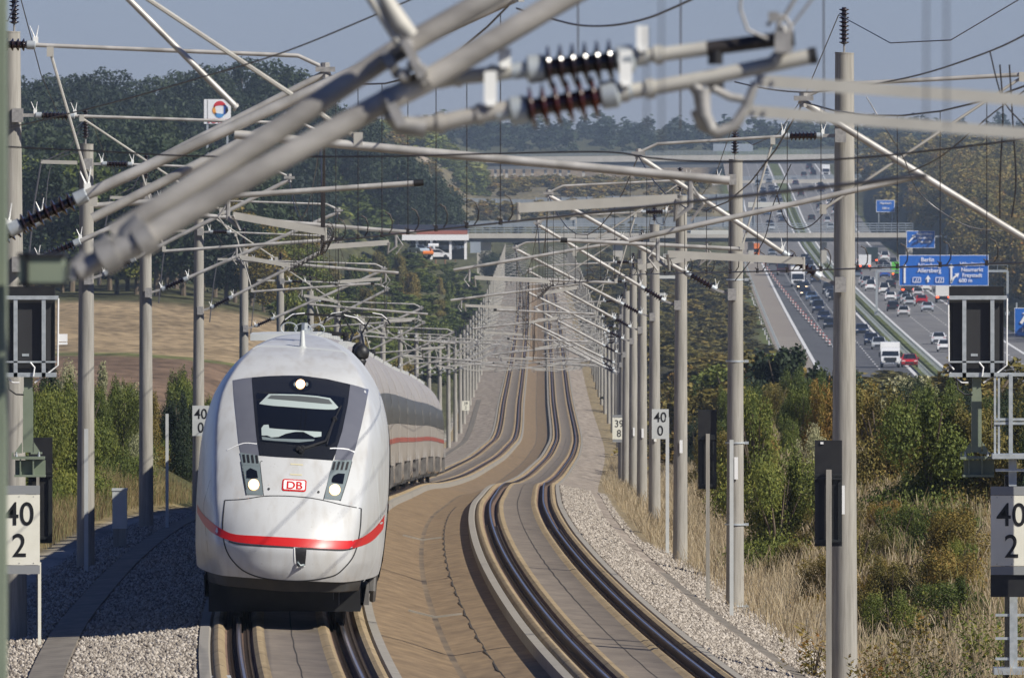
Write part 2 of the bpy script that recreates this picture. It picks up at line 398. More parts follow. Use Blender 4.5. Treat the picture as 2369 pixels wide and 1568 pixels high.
M['rust'] = ribbed('rusty_slab_edge', (.17,.105,.07), (.25,.16,.11), period=.65, joint=6.5, dark=.3, strength=.3)
M['curb'] = mat('grey_edge_concrete', (.27,.25,.21), (.34,.31,.26), rough=.9, scale=3, bump=.2)
M['gutter'] = ribbed('tan_gutter_concrete', (.175,.117,.06), (.30,.207,.11), period=0, joint=.55, dark=.62, jw=.045)
M['trough'] = ribbed('grey_trough_lid', (.16,.138,.108), (.25,.22,.175), period=0, joint=1.0, dark=.55, jw=.03)
M['dark_gap'] = mat('dark_gap', (.03,.026,.022), rough=.9)
M['crack'] = mat('dark_joint_filler', (.035,.028,.02), rough=.9)
M['railside'] = mat('rusty_rail_side', (.028,.018,.013), (.05,.032,.023), rough=.75, metal=0., scale=6)
M['railtop'] = mat('polished_rail_head', (.50,.51,.53), (.42,.43,.45), rough=.30, metal=1., scale=6)
def track_bed(cu):
    for sgn in (-1, 1):
        pass
    pr = [(-1.31,-.30),(-1.30,-.07),(-1.17,-.06),(-1.14,-.10),(-1.10,-.045),(-1.04,-.02),(-.98,-.04),(-.945,-.09),(-.90,-.125),(-.86,-.135),
          (-.60,-.135),(-.575,-.10),(-.555,-.055),(-.50,-.02),(-.44,-.025),(-.39,-.055),
          (.39,-.055),(.44,-.025),(.50,-.02),(.555,-.055),(.575,-.10),(.60,-.135),(.86,-.135),(.90,-.125),(.945,-.09),(.98,-.04),(1.04,-.02),(1.10,-.045),(1.14,-.10),(1.17,-.06),(1.30,-.07),(1.31,-.30)]
    mi = [1,1,1, 0,0,0,0, 2,2, 2, 2,2, 0,0,0, 3, 0,0,0, 2,2, 2, 2,2, 0,0,0,0, 1,1,1]
    strip('track_slab', [(cu+u, h) for u, h in pr], [M['tan'], M['curb'], M['rust'], M['panel']], mi)
    # centre joint, a thin dark wandering line
    mb = MB(); rows = []
    for i, z in enumerate(ZT[:260]):
        w = .011 + .003*math.sin(z*3.1); o = .006*math.sin(z*.9)+.004*math.sin(z*2.3)
        rows.append([LP(cu-w+o, z, -.052), LP(cu+w+o, z, -.052)])
    mb.grid(rows); tag(mb.build('track_joint', M['crack']), kind='structure')
track_bed(-UT); track_bed(UT)
# gutter between the tracks
M['stain'] = mat('damp_gutter_stain', (.10,.075,.05), (.22,.16,.095), rough=.9, scale=1.0, stretch=(1,.3,1))
strip('drainage_gutter', [(-1.10,-.24),(-.75,-.30),(-.05,-.47),(.05,-.47),(.75,-.30),(1.10,-.24)], [M['gutter'],M['stain']], [0,0,1,0,0])
mb = MB(); rows = []
for z in np.arange(150, 420, 1.3):
    o = .02*math.sin(z*.7)+.012*math.sin(z*1.9); rows.append([LP(.50+o, z, -.352), LP(.54+o, z, -.357)])
mb.grid(rows); tag(mb.build('gutter_joint', M['crack']), kind='structure')
mb = MB()
for z in (184.5, 231, 322):
    mb.bar(LP(-.45,z,-.345), LP(0,z,-.43), .10, .03); mb.bar(LP(0,z,-.43), LP(.45,z,-.345), .10, .03)
tag(mb.build('gutter_crossbar', M['curb'], smooth=False), kind='structure')
# ballast shoulders, cable troughs
M['gravelbed'] = mat('pale_gravel', (.22,.18,.14), (.42,.355,.285), rough=.95, scale=1.1, bump=1., bscale=22, detail=14, stretch=(2,.22,2))
strip('ballast_shoulder', [(-8.2,-.80),(-7.2,-.66),(-6.2,-.5),(-5.0,-.34),(-3.71,-.10),(-3.70,-.3)], [M['gravelbed']])
strip('ballast_shoulder', [(3.70,-.3),(3.71,-.10),(4.5,-.24),(5.3,-.42),(6.1,-.56),(6.9,-.68)], [M['gravelbed']])
strip('cable_trough_lid', [(-5.92,-.49),(-5.91,-.42),(-5.45,-.36),(-5.44,-.44)], [M['trough']], zs=[z for z in ZT if z < 1400])
strip('cable_trough_lid', [(4.90,-.43),(4.91,-.335),(5.22,-.385),(5.23,-.48)], [M['trough']], zs=[z for z in ZT if z < 290])
M['verge'] = mat('dry_verge', (.20,.15,.075), (.36,.28,.15), rough=.95, scale=1.4, bump=1., bscale=9, detail=10, stretch=(2,.3,2))
mb=MB(); mb.grid([[LP(u,z,h-.35*max(0,(345-z)/45)) for u,h in [(5.2-.5*min(1,max(0,(z-345)/150)),-.50),(5.45,-.40),(6.3,-.50),(7.2,-.60),(8.4,-.60)]] for z in ZT if z > 298]); tag(mb.build('grass_verge',M['verge']),kind='structure')
strip('grass_verge', [(-9.5,-.62),(-8.0,-.70),(-6.9,-.56),(-6.8,-.6)], [M['verge']], zs=[z for z in ZT if z > 420])
# rails
def rail(cu, label):
    pr = [(-.07,-.172),(-.07,-.160),(-.018,-.135),(-.010,-.125),(-.010,-.045),(-.036,-.035),(-.036,-.008),(-.016,0),(.016,0),(.036,-.008),(.036,-.035),(.010,-.045),(.010,-.125),(.018,-.135),(.07,-.160),(.07,-.172)]
    mi = [0]*7+[1]+[0]*7
    o = strip('rail', [(cu+u, h) for u, h in pr], [M['railside'], M['railtop']], mi, kind=None)
    tag(o, label, 'rail', 'rails of the two tracks')
    mb = MB()
    for z in np.arange(166, 330, .65):
        for s in (-1, 1):
            c = LP(cu+s*.115, z, -.115); mb.box(c, (.10,.16,.035)); mb.tube([c+Vector((0,0,0)),c+Vector((0,0,.045))],.022,5)
    q = mb.build('rail_clips', M['railside'], o, False, local=True); q['kind'] = 'stuff'
rail(-UT-.75, 'outermost left steel rail, under the left wheels of the train')
rail(-UT+.75, 'inner rail of the left track, under the right wheels of the train')
rail(UT-.75, 'inner rail of the empty right track, polished on top')
rail(UT+.75, 'outermost right steel rail, beside the pale gravel shoulder')
# loose stones on the shoulders (stuff) -------------------------------------------------
def np_mesh(name, co, faces, mats, tint=None, smooth=False):
    me = bpy.data.meshes.new(name); k = faces.shape[1]
    me.vertices.add(len(co)); me.vertices.foreach_set('co', np.ascontiguousarray(co, dtype=np.float32).ravel())
    me.loops.add(faces.size); me.loops.foreach_set('vertex_index', faces.ravel().astype(np.int32))
    me.polygons.add(len(faces)); me.polygons.foreach_set('loop_start', (np.arange(len(faces))*k).astype(np.int32))
    for m in mats: me.materials.append(m)
    if tint is not None:
        a = me.attributes.new('tint', 'FLOAT', 'FACE'); a.data.foreach_set('value', tint.astype(np.float32))
    me.update()
    if smooth: me.polygons.foreach_set('use_smooth', np.ones(len(faces), bool))
    return me
def stones(name, u0, u1, hf, n, z0=160, z1=520):
    t = rng.random(n); Z = z0*(z1/z0)**t; U = rng.uniform(u0, u1, n)
    base = np.stack([fX(Z)+U, Z, -fD(Z)-cant(Z)*U+hf(U)], -1)
    oc = np.array([[1,0,0],[-1,0,0],[0,1,0],[0,-1,0],[0,0,1],[0,0,-1]], float)
    v = oc[None]*rng.uniform(.016,.044,(n,1,1))*rng.uniform(.6,1.3,(n,6,1))
    a = rng.uniform(0,2*PI,n); b = rng.uniform(-.6,.6,n)
    ca, sa, cb, sb = np.cos(a), np.sin(a), np.cos(b), np.sin(b)
    x = v[...,0]*ca[:,None]-v[...,1]*sa[:,None]; y = v[...,0]*sa[:,None]+v[...,1]*ca[:,None]; z = v[...,2]
    y2 = y*cb[:,None]-z*sb[:,None]; z2 = y*sb[:,None]+z*cb[:,None]
    co = (np.stack([x,y2,z2],-1) + base[:,None,:]).reshape(-1,3)
    f = np.array([[0,2,4],[2,1,4],[1,3,4],[3,0,4],[2,0,5],[1,2,5],[3,1,5],[0,3,5]])
    F = (f[None] + (np.arange(n)*6)[:,None,None]).reshape(-1,3)
    tint = np.repeat(rng.random(n), 8)
    o = link(name, np_mesh(name, co, F, [M['stone']], tint)); tag(o, 'pale angular ballast stones beside the track slab', 'gravel', kind='stuff')
M['stone'] = leaf_mat('ballast_stone', [(.12,.10,.08),(.26,.225,.185),(.39,.345,.285),(.52,.47,.405)], trans=0, var=0)
def hL(U): return np.interp(-U, [3.7,5.0,6.2,7.2,8.2],[-.09,-.33,-.49,-.65,-.79])
def hR(U): return np.interp(U, [3.7,4.5,5.3,6.1,6.9],[-.09,-.23,-.41,-.55,-.67])
stones('ballast_stones', -5.42, -3.74, hL, 42000); stones('ballast_stones', -8.1, -5.95, hL, 36000)
stones('ballast_stones', 3.74, 4.84, hR, 34000); stones('ballast_stones', 5.15, 6.7, hR, 26000)
# ------------------------------------------------------------ vegetation
M['bark'] = mat('bark', (.10,.075,.05), (.17,.13,.09), rough=.9, scale=8, stretch=(3,3,.6))
M['pinebark'] = mat('pine_bark', (.22,.12,.07), (.30,.17,.10), rough=.9, scale=5, stretch=(3,3,.6))
GREEN = [(.022,.036,.012),(.042,.064,.018),(.075,.10,.026),(.12,.14,.035),(.17,.155,.04)]
OLIVE = [(.035,.036,.015),(.07,.07,.024),(.115,.105,.035),(.16,.125,.04),(.17,.085,.03)]
DARKF = [(.012,.021,.013),(.019,.032,.017),(.028,.044,.021),(.040,.058,.025),(.058,.074,.031)]
AUTUM = [(.045,.045,.017),(.085,.08,.025),(.13,.105,.03),(.17,.115,.035),(.16,.075,.03)]
SILVR = [(.07,.085,.055),(.12,.14,.09),(.19,.21,.14),(.27,.28,.20),(.33,.33,.25)]
for k, c in (('green',GREEN),('olive',OLIVE),('darkf',DARKF),('autum',AUTUM),('silvr',SILVR)):
    M['lf_'+k] = leaf_mat('leaves_'+k, [(q[0]*(1.7 if k!='darkf' else 1.3),q[1]*(1.55 if k!='darkf' else 1.25),q[2]*1.25) for q in c])
def leaf_cloud(blobs, n, size, flat=.0, core=.35, up=0.):
    """blobs: (x,y,z,rx,ry,rz). returns co (4n,3), faces, tint"""
    B = np.array(blobs, float); vol = B[:,3]*B[:,4]+B[:,4]*B[:,5]+B[:,3]*B[:,5]; pr = vol/vol.sum()
    bi = rng.choice(len(B), n, p=pr)
    d = rng.normal(size=(n,3)); d /= np.linalg.norm(d,axis=1)[:,None]
    rad = (core + (1-core)*rng.random(n)**.45)*(1+.12*rng.normal(size=n))
    c = B[bi,:3] + d*B[bi,3:]*rad[:,None]
    nrm = d + .9*rng.normal(size=(n,3)); nrm /= np.linalg.norm(nrm,axis=1)[:,None]
    a = np.cross(nrm, rng.normal(size=(n,3))); a /= np.linalg.norm(a,axis=1)[:,None]; b = np.cross(nrm, a)
    s = size*rng.uniform(.55,1.25,n)
    a *= (s*rng.uniform(.7,1.2,n))[:,None]; b *= (s*.62)[:,None]
    co = np.stack([c-a, c-b*.9, c+a, c+b], 1).reshape(-1,3)
    bt = rng.random(len(B))
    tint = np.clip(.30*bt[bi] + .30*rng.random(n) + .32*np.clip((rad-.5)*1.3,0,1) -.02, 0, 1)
    f = np.arange(4*n).reshape(-1,4)
    return co, f, tint
def shrub_mesh(name, n, m, size, w=1., h=1., nb=9, seedv=0, pointy=0.):
    bl = []
    for i in range(nb):
        a = random.uniform(0, 2*PI); r = random.uniform(0,.62)**.8*w; z = random.uniform(.22,.80)*h
        k = (1.05 - .55*z/h)*(1-.3*pointy*z/h)
        bl.append((math.cos(a)*r*k, math.sin(a)*r*k, z, random.uniform(.24,.42)*w*k, random.uniform(.24,.42)*w*k, random.uniform(.16,.30)*h))
    for i in range(5):
        a = random.uniform(0,2*PI); bl.append((math.cos(a)*.3*w, math.sin(a)*.3*w, random.uniform(.7,.9)*h, .10*w, .10*w, .18*h))
    bl.append((0,0,.16*h,.72*w,.72*w,.18*h))
    co, f, t = leaf_cloud(bl, n, size)
    return np_mesh(name, co, f, [m], t)
def stems_mesh(name, h, n=7, r=.03, m=None):
    mb = MB()
    for i in range(n):
        a = random.uniform(0,2*PI); q = random.uniform(.1,.55)
        mb.tube([(0.05*math.cos(a),.05*math.sin(a),-.3),(q*.35*math.cos(a),q*.35*math.sin(a),h*.4),(q*math.cos(a),q*math.sin(a),h*random.uniform(.7,.92))],[r,r*.7,r*.25],5)
    o = mb.build(name, m or M['bark']); me = o.data; bpy.data.objects.remove(o); return me
def tree_mesh(name, n, m, size, nb=16, cone=0., low=.25):
    bl = []
    for i in range(nb):
        z = low + (1-low)*(i+.5)/nb*.93; t = (z-low)/(1-low)
        rr = (.30*(1-t)**.8+.03) if cone else .30*math.sqrt(max(.05, 1-(1.9*t-.85)**2*.9))
        a = random.uniform(0,2*PI); q = rr*random.uniform(.2,.75)
        s = rr*random.uniform(.45,.75)
        bl.append((math.cos(a)*q, math.sin(a)*q, z, s, s, s*.75))
        a += 2.2+random.random(); bl.append((math.cos(a)*q, math.sin(a)*q, z-.03, s*.8, s*.8, s*.6))
    co, f, t = leaf_cloud(bl, n, size, core=.5)
    return np_mesh(name, co, f, [m], t)
def trunk_mesh(name, mt, h=.8, r=.018):
    mb = MB(); mb.tube([(0,0,-.08),(.004,0,.25),(-.006,.004,.55),(.003,0,h)],[r*1.3,r,r*.7,r*.3],7)
    for i in range(5):
        a = random.uniform(0,2*PI); z = random.uniform(.35,.7)
        mb.tube([(0,0,z),(math.cos(a)*.12,math.sin(a)*.12,z+.09),(math.cos(a)*.2,math.sin(a)*.2,z+.16)],[r*.45,r*.3,r*.12],5)
    o = mb.build(name, mt); me = o.data; bpy.data.objects.remove(o); return me
SH = {}
for k, n in (('green',3),('olive',3),('silvr',1),('autum',2),('darkf',2)):
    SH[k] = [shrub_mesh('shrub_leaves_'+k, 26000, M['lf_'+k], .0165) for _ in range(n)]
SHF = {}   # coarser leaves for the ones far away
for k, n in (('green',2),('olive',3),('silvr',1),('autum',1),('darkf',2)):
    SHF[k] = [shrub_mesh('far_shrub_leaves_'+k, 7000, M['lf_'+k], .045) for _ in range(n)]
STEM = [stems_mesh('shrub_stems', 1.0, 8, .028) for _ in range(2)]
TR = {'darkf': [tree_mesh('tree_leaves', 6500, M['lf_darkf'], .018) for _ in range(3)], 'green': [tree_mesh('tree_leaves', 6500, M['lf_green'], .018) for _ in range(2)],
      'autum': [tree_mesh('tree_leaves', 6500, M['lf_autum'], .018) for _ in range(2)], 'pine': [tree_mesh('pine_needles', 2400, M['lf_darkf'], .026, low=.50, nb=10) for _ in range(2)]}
TRK = trunk_mesh('tree_trunk', M['bark']); TRKP = trunk_mesh('pine_trunk', M['pinebark'], r=.013)
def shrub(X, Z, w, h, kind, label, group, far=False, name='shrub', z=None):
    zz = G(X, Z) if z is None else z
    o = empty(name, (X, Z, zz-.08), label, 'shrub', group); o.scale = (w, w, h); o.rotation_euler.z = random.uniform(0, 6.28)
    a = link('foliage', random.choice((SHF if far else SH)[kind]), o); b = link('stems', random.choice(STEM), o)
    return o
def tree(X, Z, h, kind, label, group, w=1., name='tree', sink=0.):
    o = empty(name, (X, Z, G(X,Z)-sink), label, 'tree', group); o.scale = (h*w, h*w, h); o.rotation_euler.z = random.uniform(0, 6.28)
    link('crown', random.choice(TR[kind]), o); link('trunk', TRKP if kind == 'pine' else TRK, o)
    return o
def pick(ks): return random.choice(ks)
LBL = {'green':'leafy green shrub', 'olive':'olive and rust tinged shrub', 'silvr':'pale silvery willow-like shrub', 'autum':'yellowing autumn shrub', 'darkf':'dark green shrub'}
# left thicket beside the fields
for i in range(46):
    Z = 300*(560/300)**((i+.5)/46); u = random.uniform(-19,-9.6) if i % 3 else random.uniform(-11.5,-9.3)
    k = pick(['green','green','olive','darkf','green','silvr','autum']); h = random.uniform(2.0,3.3)
    if Z < 330: h *= .85
    if u > -11.5: h *= 1.12
    if u < -13.5: h *= .7
    shrub(X_(Z)+u, Z, h*random.uniform(.38,.52), h, k, LBL[k]+' in the thicket between the left masts and the ploughed field', 'shrubs of the left thicket, '+k)
# shrubs of the left cutting
for i in range(45):
    Z = 820*(2250/820)**((i+.5)/45); t = random.random(); xr = -6 - .004*Z
    X = X_(Z) - 9.5 - t*(11+Z*.004)
    xp = path_x = (920-CX)*Z/FP
    if 1000 < Z < 1420 and abs(X-xp) < 2.2: continue
    if Z < 1330 and X < (660-CX)*Z/FP: X = X_(Z) - 9.5 - random.random()*4
    k = pick(['green','olive','green','darkf','olive']); h = random.uniform(2.6,5)
    shrub(X, Z, h*random.uniform(.5,.7), h, k, LBL[k]+' on the left slope of the railway cutting, beyond the train', 'shrubs of the left cutting, '+k, far=True)
# bushes right of the line, down to the motorway
for i in range(92):
    Z = 262*(640/262)**((i+.5)/92); u = 12.0 + random.random()*(Z*.037-1.5)
    if Z > 380 and i%3==0: u = random.uniform(8.6,13)
    k = pick(['green','olive','olive','green','autum','darkf','olive','green']); h = random.uniform(1.6,2.7)
    X = X_(Z)+u
    shrub(X, Z, h*random.uniform(.45,.6), h, k, LBL[k]+' in the thicket right of the concrete masts', 'shrubs of the right thicket, '+k)
for i in range(70):
    Z = 600*(1150/600)**((i+.5)/70); m = float(XM(Z)); lo = X_(Z)+8.5; hi = min(m-19.5 if Z>1380 else 99, (2330-CX)*Z/FP)
    if hi <= lo: continue
    X = random.uniform(lo, hi); k = pick(['olive','olive','green','silvr','darkf','olive','autum']); h = random.uniform(1.8,3.4)
    if X > m-26 and Z > 1100: h *= .55
    if Z > 640 and X > X_(Z)+14: h = min(h, 2.4)
    shrub(X, Z, h*random.uniform(.9,1.5), h, k, LBL[k]+' on the slope between the railway and the motorway', 'shrubs of the slope by the motorway, '+k, far=True)
# single silver shrubs and the ones in front right
for (x, y, Z, h, w, k, l) in ((1880,915,330,2.3,1.1,'silvr','pale silvery shrub beside the foremost right mast'),
    (2290,1190,300,2.9,2.2,'olive','large brown-green bush behind the right signal post'),
    (2140,1215,300,2.9,2.0,'green','big dark green bush right of the foremost right mast'),
    (2040,1120,330,2.9,1.9,'olive','rust-tinged bush just right of the foremost right mast'),
    (1800,1175,300,2.6,1.6,'green','green bush between the two black mast screens'),
    (1750,1105,360,3.4,1.8,'green','rounded green bush right of the banded mast'),
    (2055,1330,228,1.1,.9,'green','low green bush in the dry grass right of the foremost right mast')):
    p = P(x, y, Z); shrub(p.x, Z, w, h, k, l, None, z=G(p.x, Z))
for i in range(26):
    Z = random.uniform(208,330); u = random.uniform(7.6, min(17, Z*.0372+.4)); k = pick(['olive','green','olive','autum','green']); h = random.uniform(.7,1.35); X = X_(Z)+u
    shrub(X, Z, h*random.uniform(.7,1.1), h, k, 'low '+LBL[k]+' standing in the dry grass right of the line', 'low shrubs in the right-hand grass, '+k)
# low bramble at the lower right corner: upright leafy shoots
def shoots(name, n, h, wd, m, lf=.045):
    co=[];T=[]
    for i in range(n):
        bx, by = random.gauss(0,wd*.5), random.gauss(0,wd*.5); hh = h*random.uniform(.5,1); lx, ly = random.gauss(0,.14), random.gauss(0,.14)
        for j in range(26):
            t = (j+1)/26; c = np.array([bx+lx*hh*t, by+ly*hh*t, hh*t]); a = j*2.4; s = lf*random.uniform(.6,1.3)
            d = np.array([math.cos(a), math.sin(a), .5]); e = np.array([-math.sin(a), math.cos(a), 0.])*.45
            co += [c, c+d*s*.9+e*s, c+d*s*2, c+d*s*.9-e*s]; T.append(random.random()*.7+.2*t)
    co = np.array(co); return np_mesh(name, co, np.arange(len(co)).reshape(-1,4), [m], np.array(T))
SHO = [shoots('shoot_leaves', 26, .95, .55, M['lf_green']), shoots('shoot_leaves', 22, .9, .5, M['lf_olive'])]
spots = [(2080,1560,192),(2160,1500,200),(2210,1568,190),(2010,1568,196),(2290,1560,188),(2140,1430,215),(2250,1440,212),(2060,1480,205),(2330,1480,200),(1880,1500,204),(2180,1380,226)]
for i, (x,y,Z) in enumerate(spots):
    p = P(x,y,Z); o = empty('leafy_bramble', (p.x, Z, G(p.x,Z)-.03), 'low leafy bramble shoots in the dry grass at the lower right', 'bramble', 'bramble clumps of the lower right'); o.rotation_euler.z = i*1.3; s=random.uniform(.8,1.25); o.scale=(s,s,s)
    link('foliage', SHO[i%2], o)
    link('stems', STEM[i%2], o).scale = (.5,.5,.75)
# dry grass (stuff)
def blades(name, rects, dens, h0, h1, m, label):
    C=[];T=[]
    for (ua,ub,za,zb) in rects:
        n = int((ub-ua)*(zb-za)*dens)
        Z = za*(zb/za)**rng.random(n); U = rng.uniform(ua,ub,n); X = fX(Z)+U; z = gz(X,Z)
        # clumping
        cl = .5+.5*np.sin(X*2.1+np.sin(Z*.8)*2)*np.sin(Z*.9+X*.7); keep = rng.random(n) < .35+.65*cl
        X,Z,z,cl = X[keep],Z[keep],z[keep],cl[keep]; n = len(X)
        h = rng.uniform(h0,h1,n)*(.6+.6*cl); a = rng.uniform(0,2*PI,n); w = rng.uniform(.0035,.008,n)
        lx = rng.normal(0,.22,n)*h; ly = rng.normal(0,.22,n)*h
        dx, dy = np.cos(a)*w, np.sin(a)*w*.5
        b = np.stack([X,Z,z-.03],-1); o1 = np.stack([dx,dy,0*dx],-1)
        mid = b+np.stack([lx*.35,ly*.35,h*.6],-1); tp = b+np.stack([lx,ly,h],-1)
        co = np.stack([b-o1,b+o1,mid+o1*.9,mid-o1*.9, mid-o1*.9,mid+o1*.9,tp+o1*.9,tp-o1*.6],1).reshape(-1,3)
        C.append(co); t = np.clip(rng.random(n)*.75+.25*cl,0,1); T.append(np.repeat(t,2))
    co = np.concatenate(C); T = np.concatenate(T)
    o = link(name, np_mesh(name, co, np.arange(len(co)).reshape(-1,4), [m], T)); tag(o, label, 'grass', kind='stuff')
M['drygrass'] = leaf_mat('dry_grass', [(.16,.115,.065),(.31,.235,.135),(.44,.35,.215),(.54,.45,.31),(.17,.15,.07)], trans=.3, var=0)
M['brownweed'] = leaf_mat('brown_weeds', [(.10,.07,.035),(.20,.14,.07),(.32,.24,.12),(.20,.20,.08),(.10,.13,.04)], trans=.3, var=0)
blades('dry_grass', [(6.3,12,168,235),(6.1,17,235,330),(5.6,20,330,520),(5.6,9,520,900)], 40, .25,.72, M['drygrass'], 'tall straw-coloured dry grass right of the gravel shoulder')
blades('dry_grass', [(5.7,6.4,172,420)], 10, .12,.4, M['drygrass'], 'short straw-coloured grass tufts at the edge of the right gravel')
blades('brown_weeds', [(-16,-7.8,176,330),(-13,-8.2,330,460)], 40, .25,.7, M['brownweed'], 'brown and straw-coloured weeds left of the cable trough')
blades('brown_weeds', [(8.5,22,180,420)], 7, .4,.95, M['brownweed'], 'brown seed stalks standing in the right-hand grass')
# forests (stuff): merged trees
def forest(name, pts, kinds, label, hr, lf, n_leaf=900, wf=1.0):
    tm = []
    for k, mtl, low, nb in kinds:
        bl=[]
        for q in range(2):
            B=[]
            for i in range(nb):
                t=(i+.5)/nb; z=low+(1-low)*t*.93; rr=.27*math.sqrt(max(.06,1-(1.8*t-.75)**2*.95))
                a=random.uniform(0,2*PI); qd=rr*random.uniform(.2,.8); s=rr*random.uniform(.42,.7)
                B.append((math.cos(a)*qd,math.sin(a)*qd,z,s,s,s*.8))
            tm.append((leaf_cloud(B,n_leaf,lf,core=.6),))
    C=[];T=[]
    for (X,Z) in pts:
        (co,f,t), = random.choice(tm); h = random.uniform(*hr); a=random.uniform(0,2*PI); ca,sa=math.cos(a),math.sin(a); w=h*wf*random.uniform(.85,1.25)
        c2 = np.stack([(co[:,0]*ca-co[:,1]*sa)*w+X, (co[:,0]*sa+co[:,1]*ca)*w+Z, co[:,2]*h+G(X,Z)],-1)
        C.append(c2); T.append(np.clip(t*.85+random.uniform(-.22,.22),0,1))
    co=np.concatenate(C); T=np.concatenate(T)
    o=link(name, np_mesh(name,co,np.arange(len(co)).reshape(-1,4),[kinds[0][1]],T)); return tag(o,label,'forest',kind='stuff')
def scatter(n, za, zb, fx0, fx1):
    r=[]
    for i in range(n):
        Z=za*(zb/za)**random.random(); a,b=fx0(Z),fx1(Z)
        if b>a: r.append((random.uniform(a,b),Z))
    return r
EDGE_L = lambda Z: -.0385*Z-6
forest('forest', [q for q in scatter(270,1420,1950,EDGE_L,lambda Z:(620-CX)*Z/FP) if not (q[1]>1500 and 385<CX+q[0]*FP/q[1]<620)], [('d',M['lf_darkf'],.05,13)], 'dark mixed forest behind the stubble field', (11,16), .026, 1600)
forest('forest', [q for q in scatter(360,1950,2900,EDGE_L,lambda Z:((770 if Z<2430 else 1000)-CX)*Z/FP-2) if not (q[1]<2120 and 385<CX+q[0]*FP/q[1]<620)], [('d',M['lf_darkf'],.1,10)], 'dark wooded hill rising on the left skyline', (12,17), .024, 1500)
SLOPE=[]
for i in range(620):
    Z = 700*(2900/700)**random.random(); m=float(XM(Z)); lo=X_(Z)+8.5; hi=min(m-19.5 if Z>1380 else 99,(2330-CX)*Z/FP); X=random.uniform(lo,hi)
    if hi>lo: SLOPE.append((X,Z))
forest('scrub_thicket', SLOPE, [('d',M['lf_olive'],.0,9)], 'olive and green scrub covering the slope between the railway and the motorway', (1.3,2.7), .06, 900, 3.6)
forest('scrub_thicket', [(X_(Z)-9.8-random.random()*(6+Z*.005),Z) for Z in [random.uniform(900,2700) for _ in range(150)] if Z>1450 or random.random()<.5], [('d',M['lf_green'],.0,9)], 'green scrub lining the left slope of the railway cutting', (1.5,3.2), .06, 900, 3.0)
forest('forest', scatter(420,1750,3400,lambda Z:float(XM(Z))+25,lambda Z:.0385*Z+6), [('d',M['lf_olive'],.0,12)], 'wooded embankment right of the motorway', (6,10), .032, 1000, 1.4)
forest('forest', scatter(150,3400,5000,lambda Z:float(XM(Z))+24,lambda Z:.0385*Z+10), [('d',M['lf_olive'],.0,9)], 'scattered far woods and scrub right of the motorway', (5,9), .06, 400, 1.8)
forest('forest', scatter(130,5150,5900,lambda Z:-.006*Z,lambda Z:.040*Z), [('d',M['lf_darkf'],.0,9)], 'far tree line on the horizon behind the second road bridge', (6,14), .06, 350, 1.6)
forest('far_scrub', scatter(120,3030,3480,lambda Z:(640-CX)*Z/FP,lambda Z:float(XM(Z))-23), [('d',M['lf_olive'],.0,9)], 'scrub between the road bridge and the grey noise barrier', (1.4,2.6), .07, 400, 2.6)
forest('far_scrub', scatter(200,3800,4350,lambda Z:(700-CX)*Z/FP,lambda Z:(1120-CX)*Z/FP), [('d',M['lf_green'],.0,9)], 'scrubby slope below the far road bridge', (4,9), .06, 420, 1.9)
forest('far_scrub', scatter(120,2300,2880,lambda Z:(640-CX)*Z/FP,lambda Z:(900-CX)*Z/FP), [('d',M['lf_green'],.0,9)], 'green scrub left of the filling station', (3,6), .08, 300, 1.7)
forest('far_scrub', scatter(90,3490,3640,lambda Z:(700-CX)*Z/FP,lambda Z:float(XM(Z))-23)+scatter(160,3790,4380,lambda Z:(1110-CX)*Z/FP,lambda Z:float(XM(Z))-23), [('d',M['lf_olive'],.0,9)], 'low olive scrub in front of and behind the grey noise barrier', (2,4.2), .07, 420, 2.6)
# trees one can tell apart along the forest edge
for i in range(34):
    x = -10 + i*22 + random.uniform(-6,6); Z = random.uniform(1310,1400) ; k = pick(['darkf','darkf','green','darkf','autum'])
    if x > 400: k = pick(['autum','green','darkf','green'])
    h = random.uniform(9,14.5) if x < 560 else random.uniform(7,10)
    X=(x-CX)*Z/FP; if_=0
    tree(X, Z, h, k, {'darkf':'dark green broadleaf tree','green':'mid green broadleaf tree','autum':'orange-tinged autumn tree'}[k]+' in the front row of the forest behind the stubble field', 'trees of the forest edge, '+k, w=1.15, sink=.5)
for i in range(22):
    x = 760 + i*14 + random.uniform(-5,5); Z = random.uniform(2460,2850); X=(x-CX)*Z/FP
    tree(X, Z, random.uniform(10,14.5) if x<1040 else 7, 'pine', 'tall pine with a bare reddish trunk at the right end of the left forest', 'pines at the forest end', w=.9)
for i, (x, Z, h) in enumerate(((480,2350,19),(560,2420,20),(640,2380,20),(700,2440,19.5),(830,2420,17.5),(920,2430,16),(980,2440,15),(380,2360,18),(240,2350,18.5),(120,2360,17.5))):
    X=(x-CX)*Z/FP; tree(X,Z,h,'darkf','tall dark tree standing out on the crest of the left wooded hill','crest trees of the left hill',w=1.1)
for i in range(7):
    x=1128+i*9; Z=2780+random.uniform(-30,30); X=(x-CX)*Z/FP
    tree(X,Z,random.uniform(5.5,7.5),'darkf','dark conifer between the filling station and the railway', 'conifers beside the filling station',w=1.0)
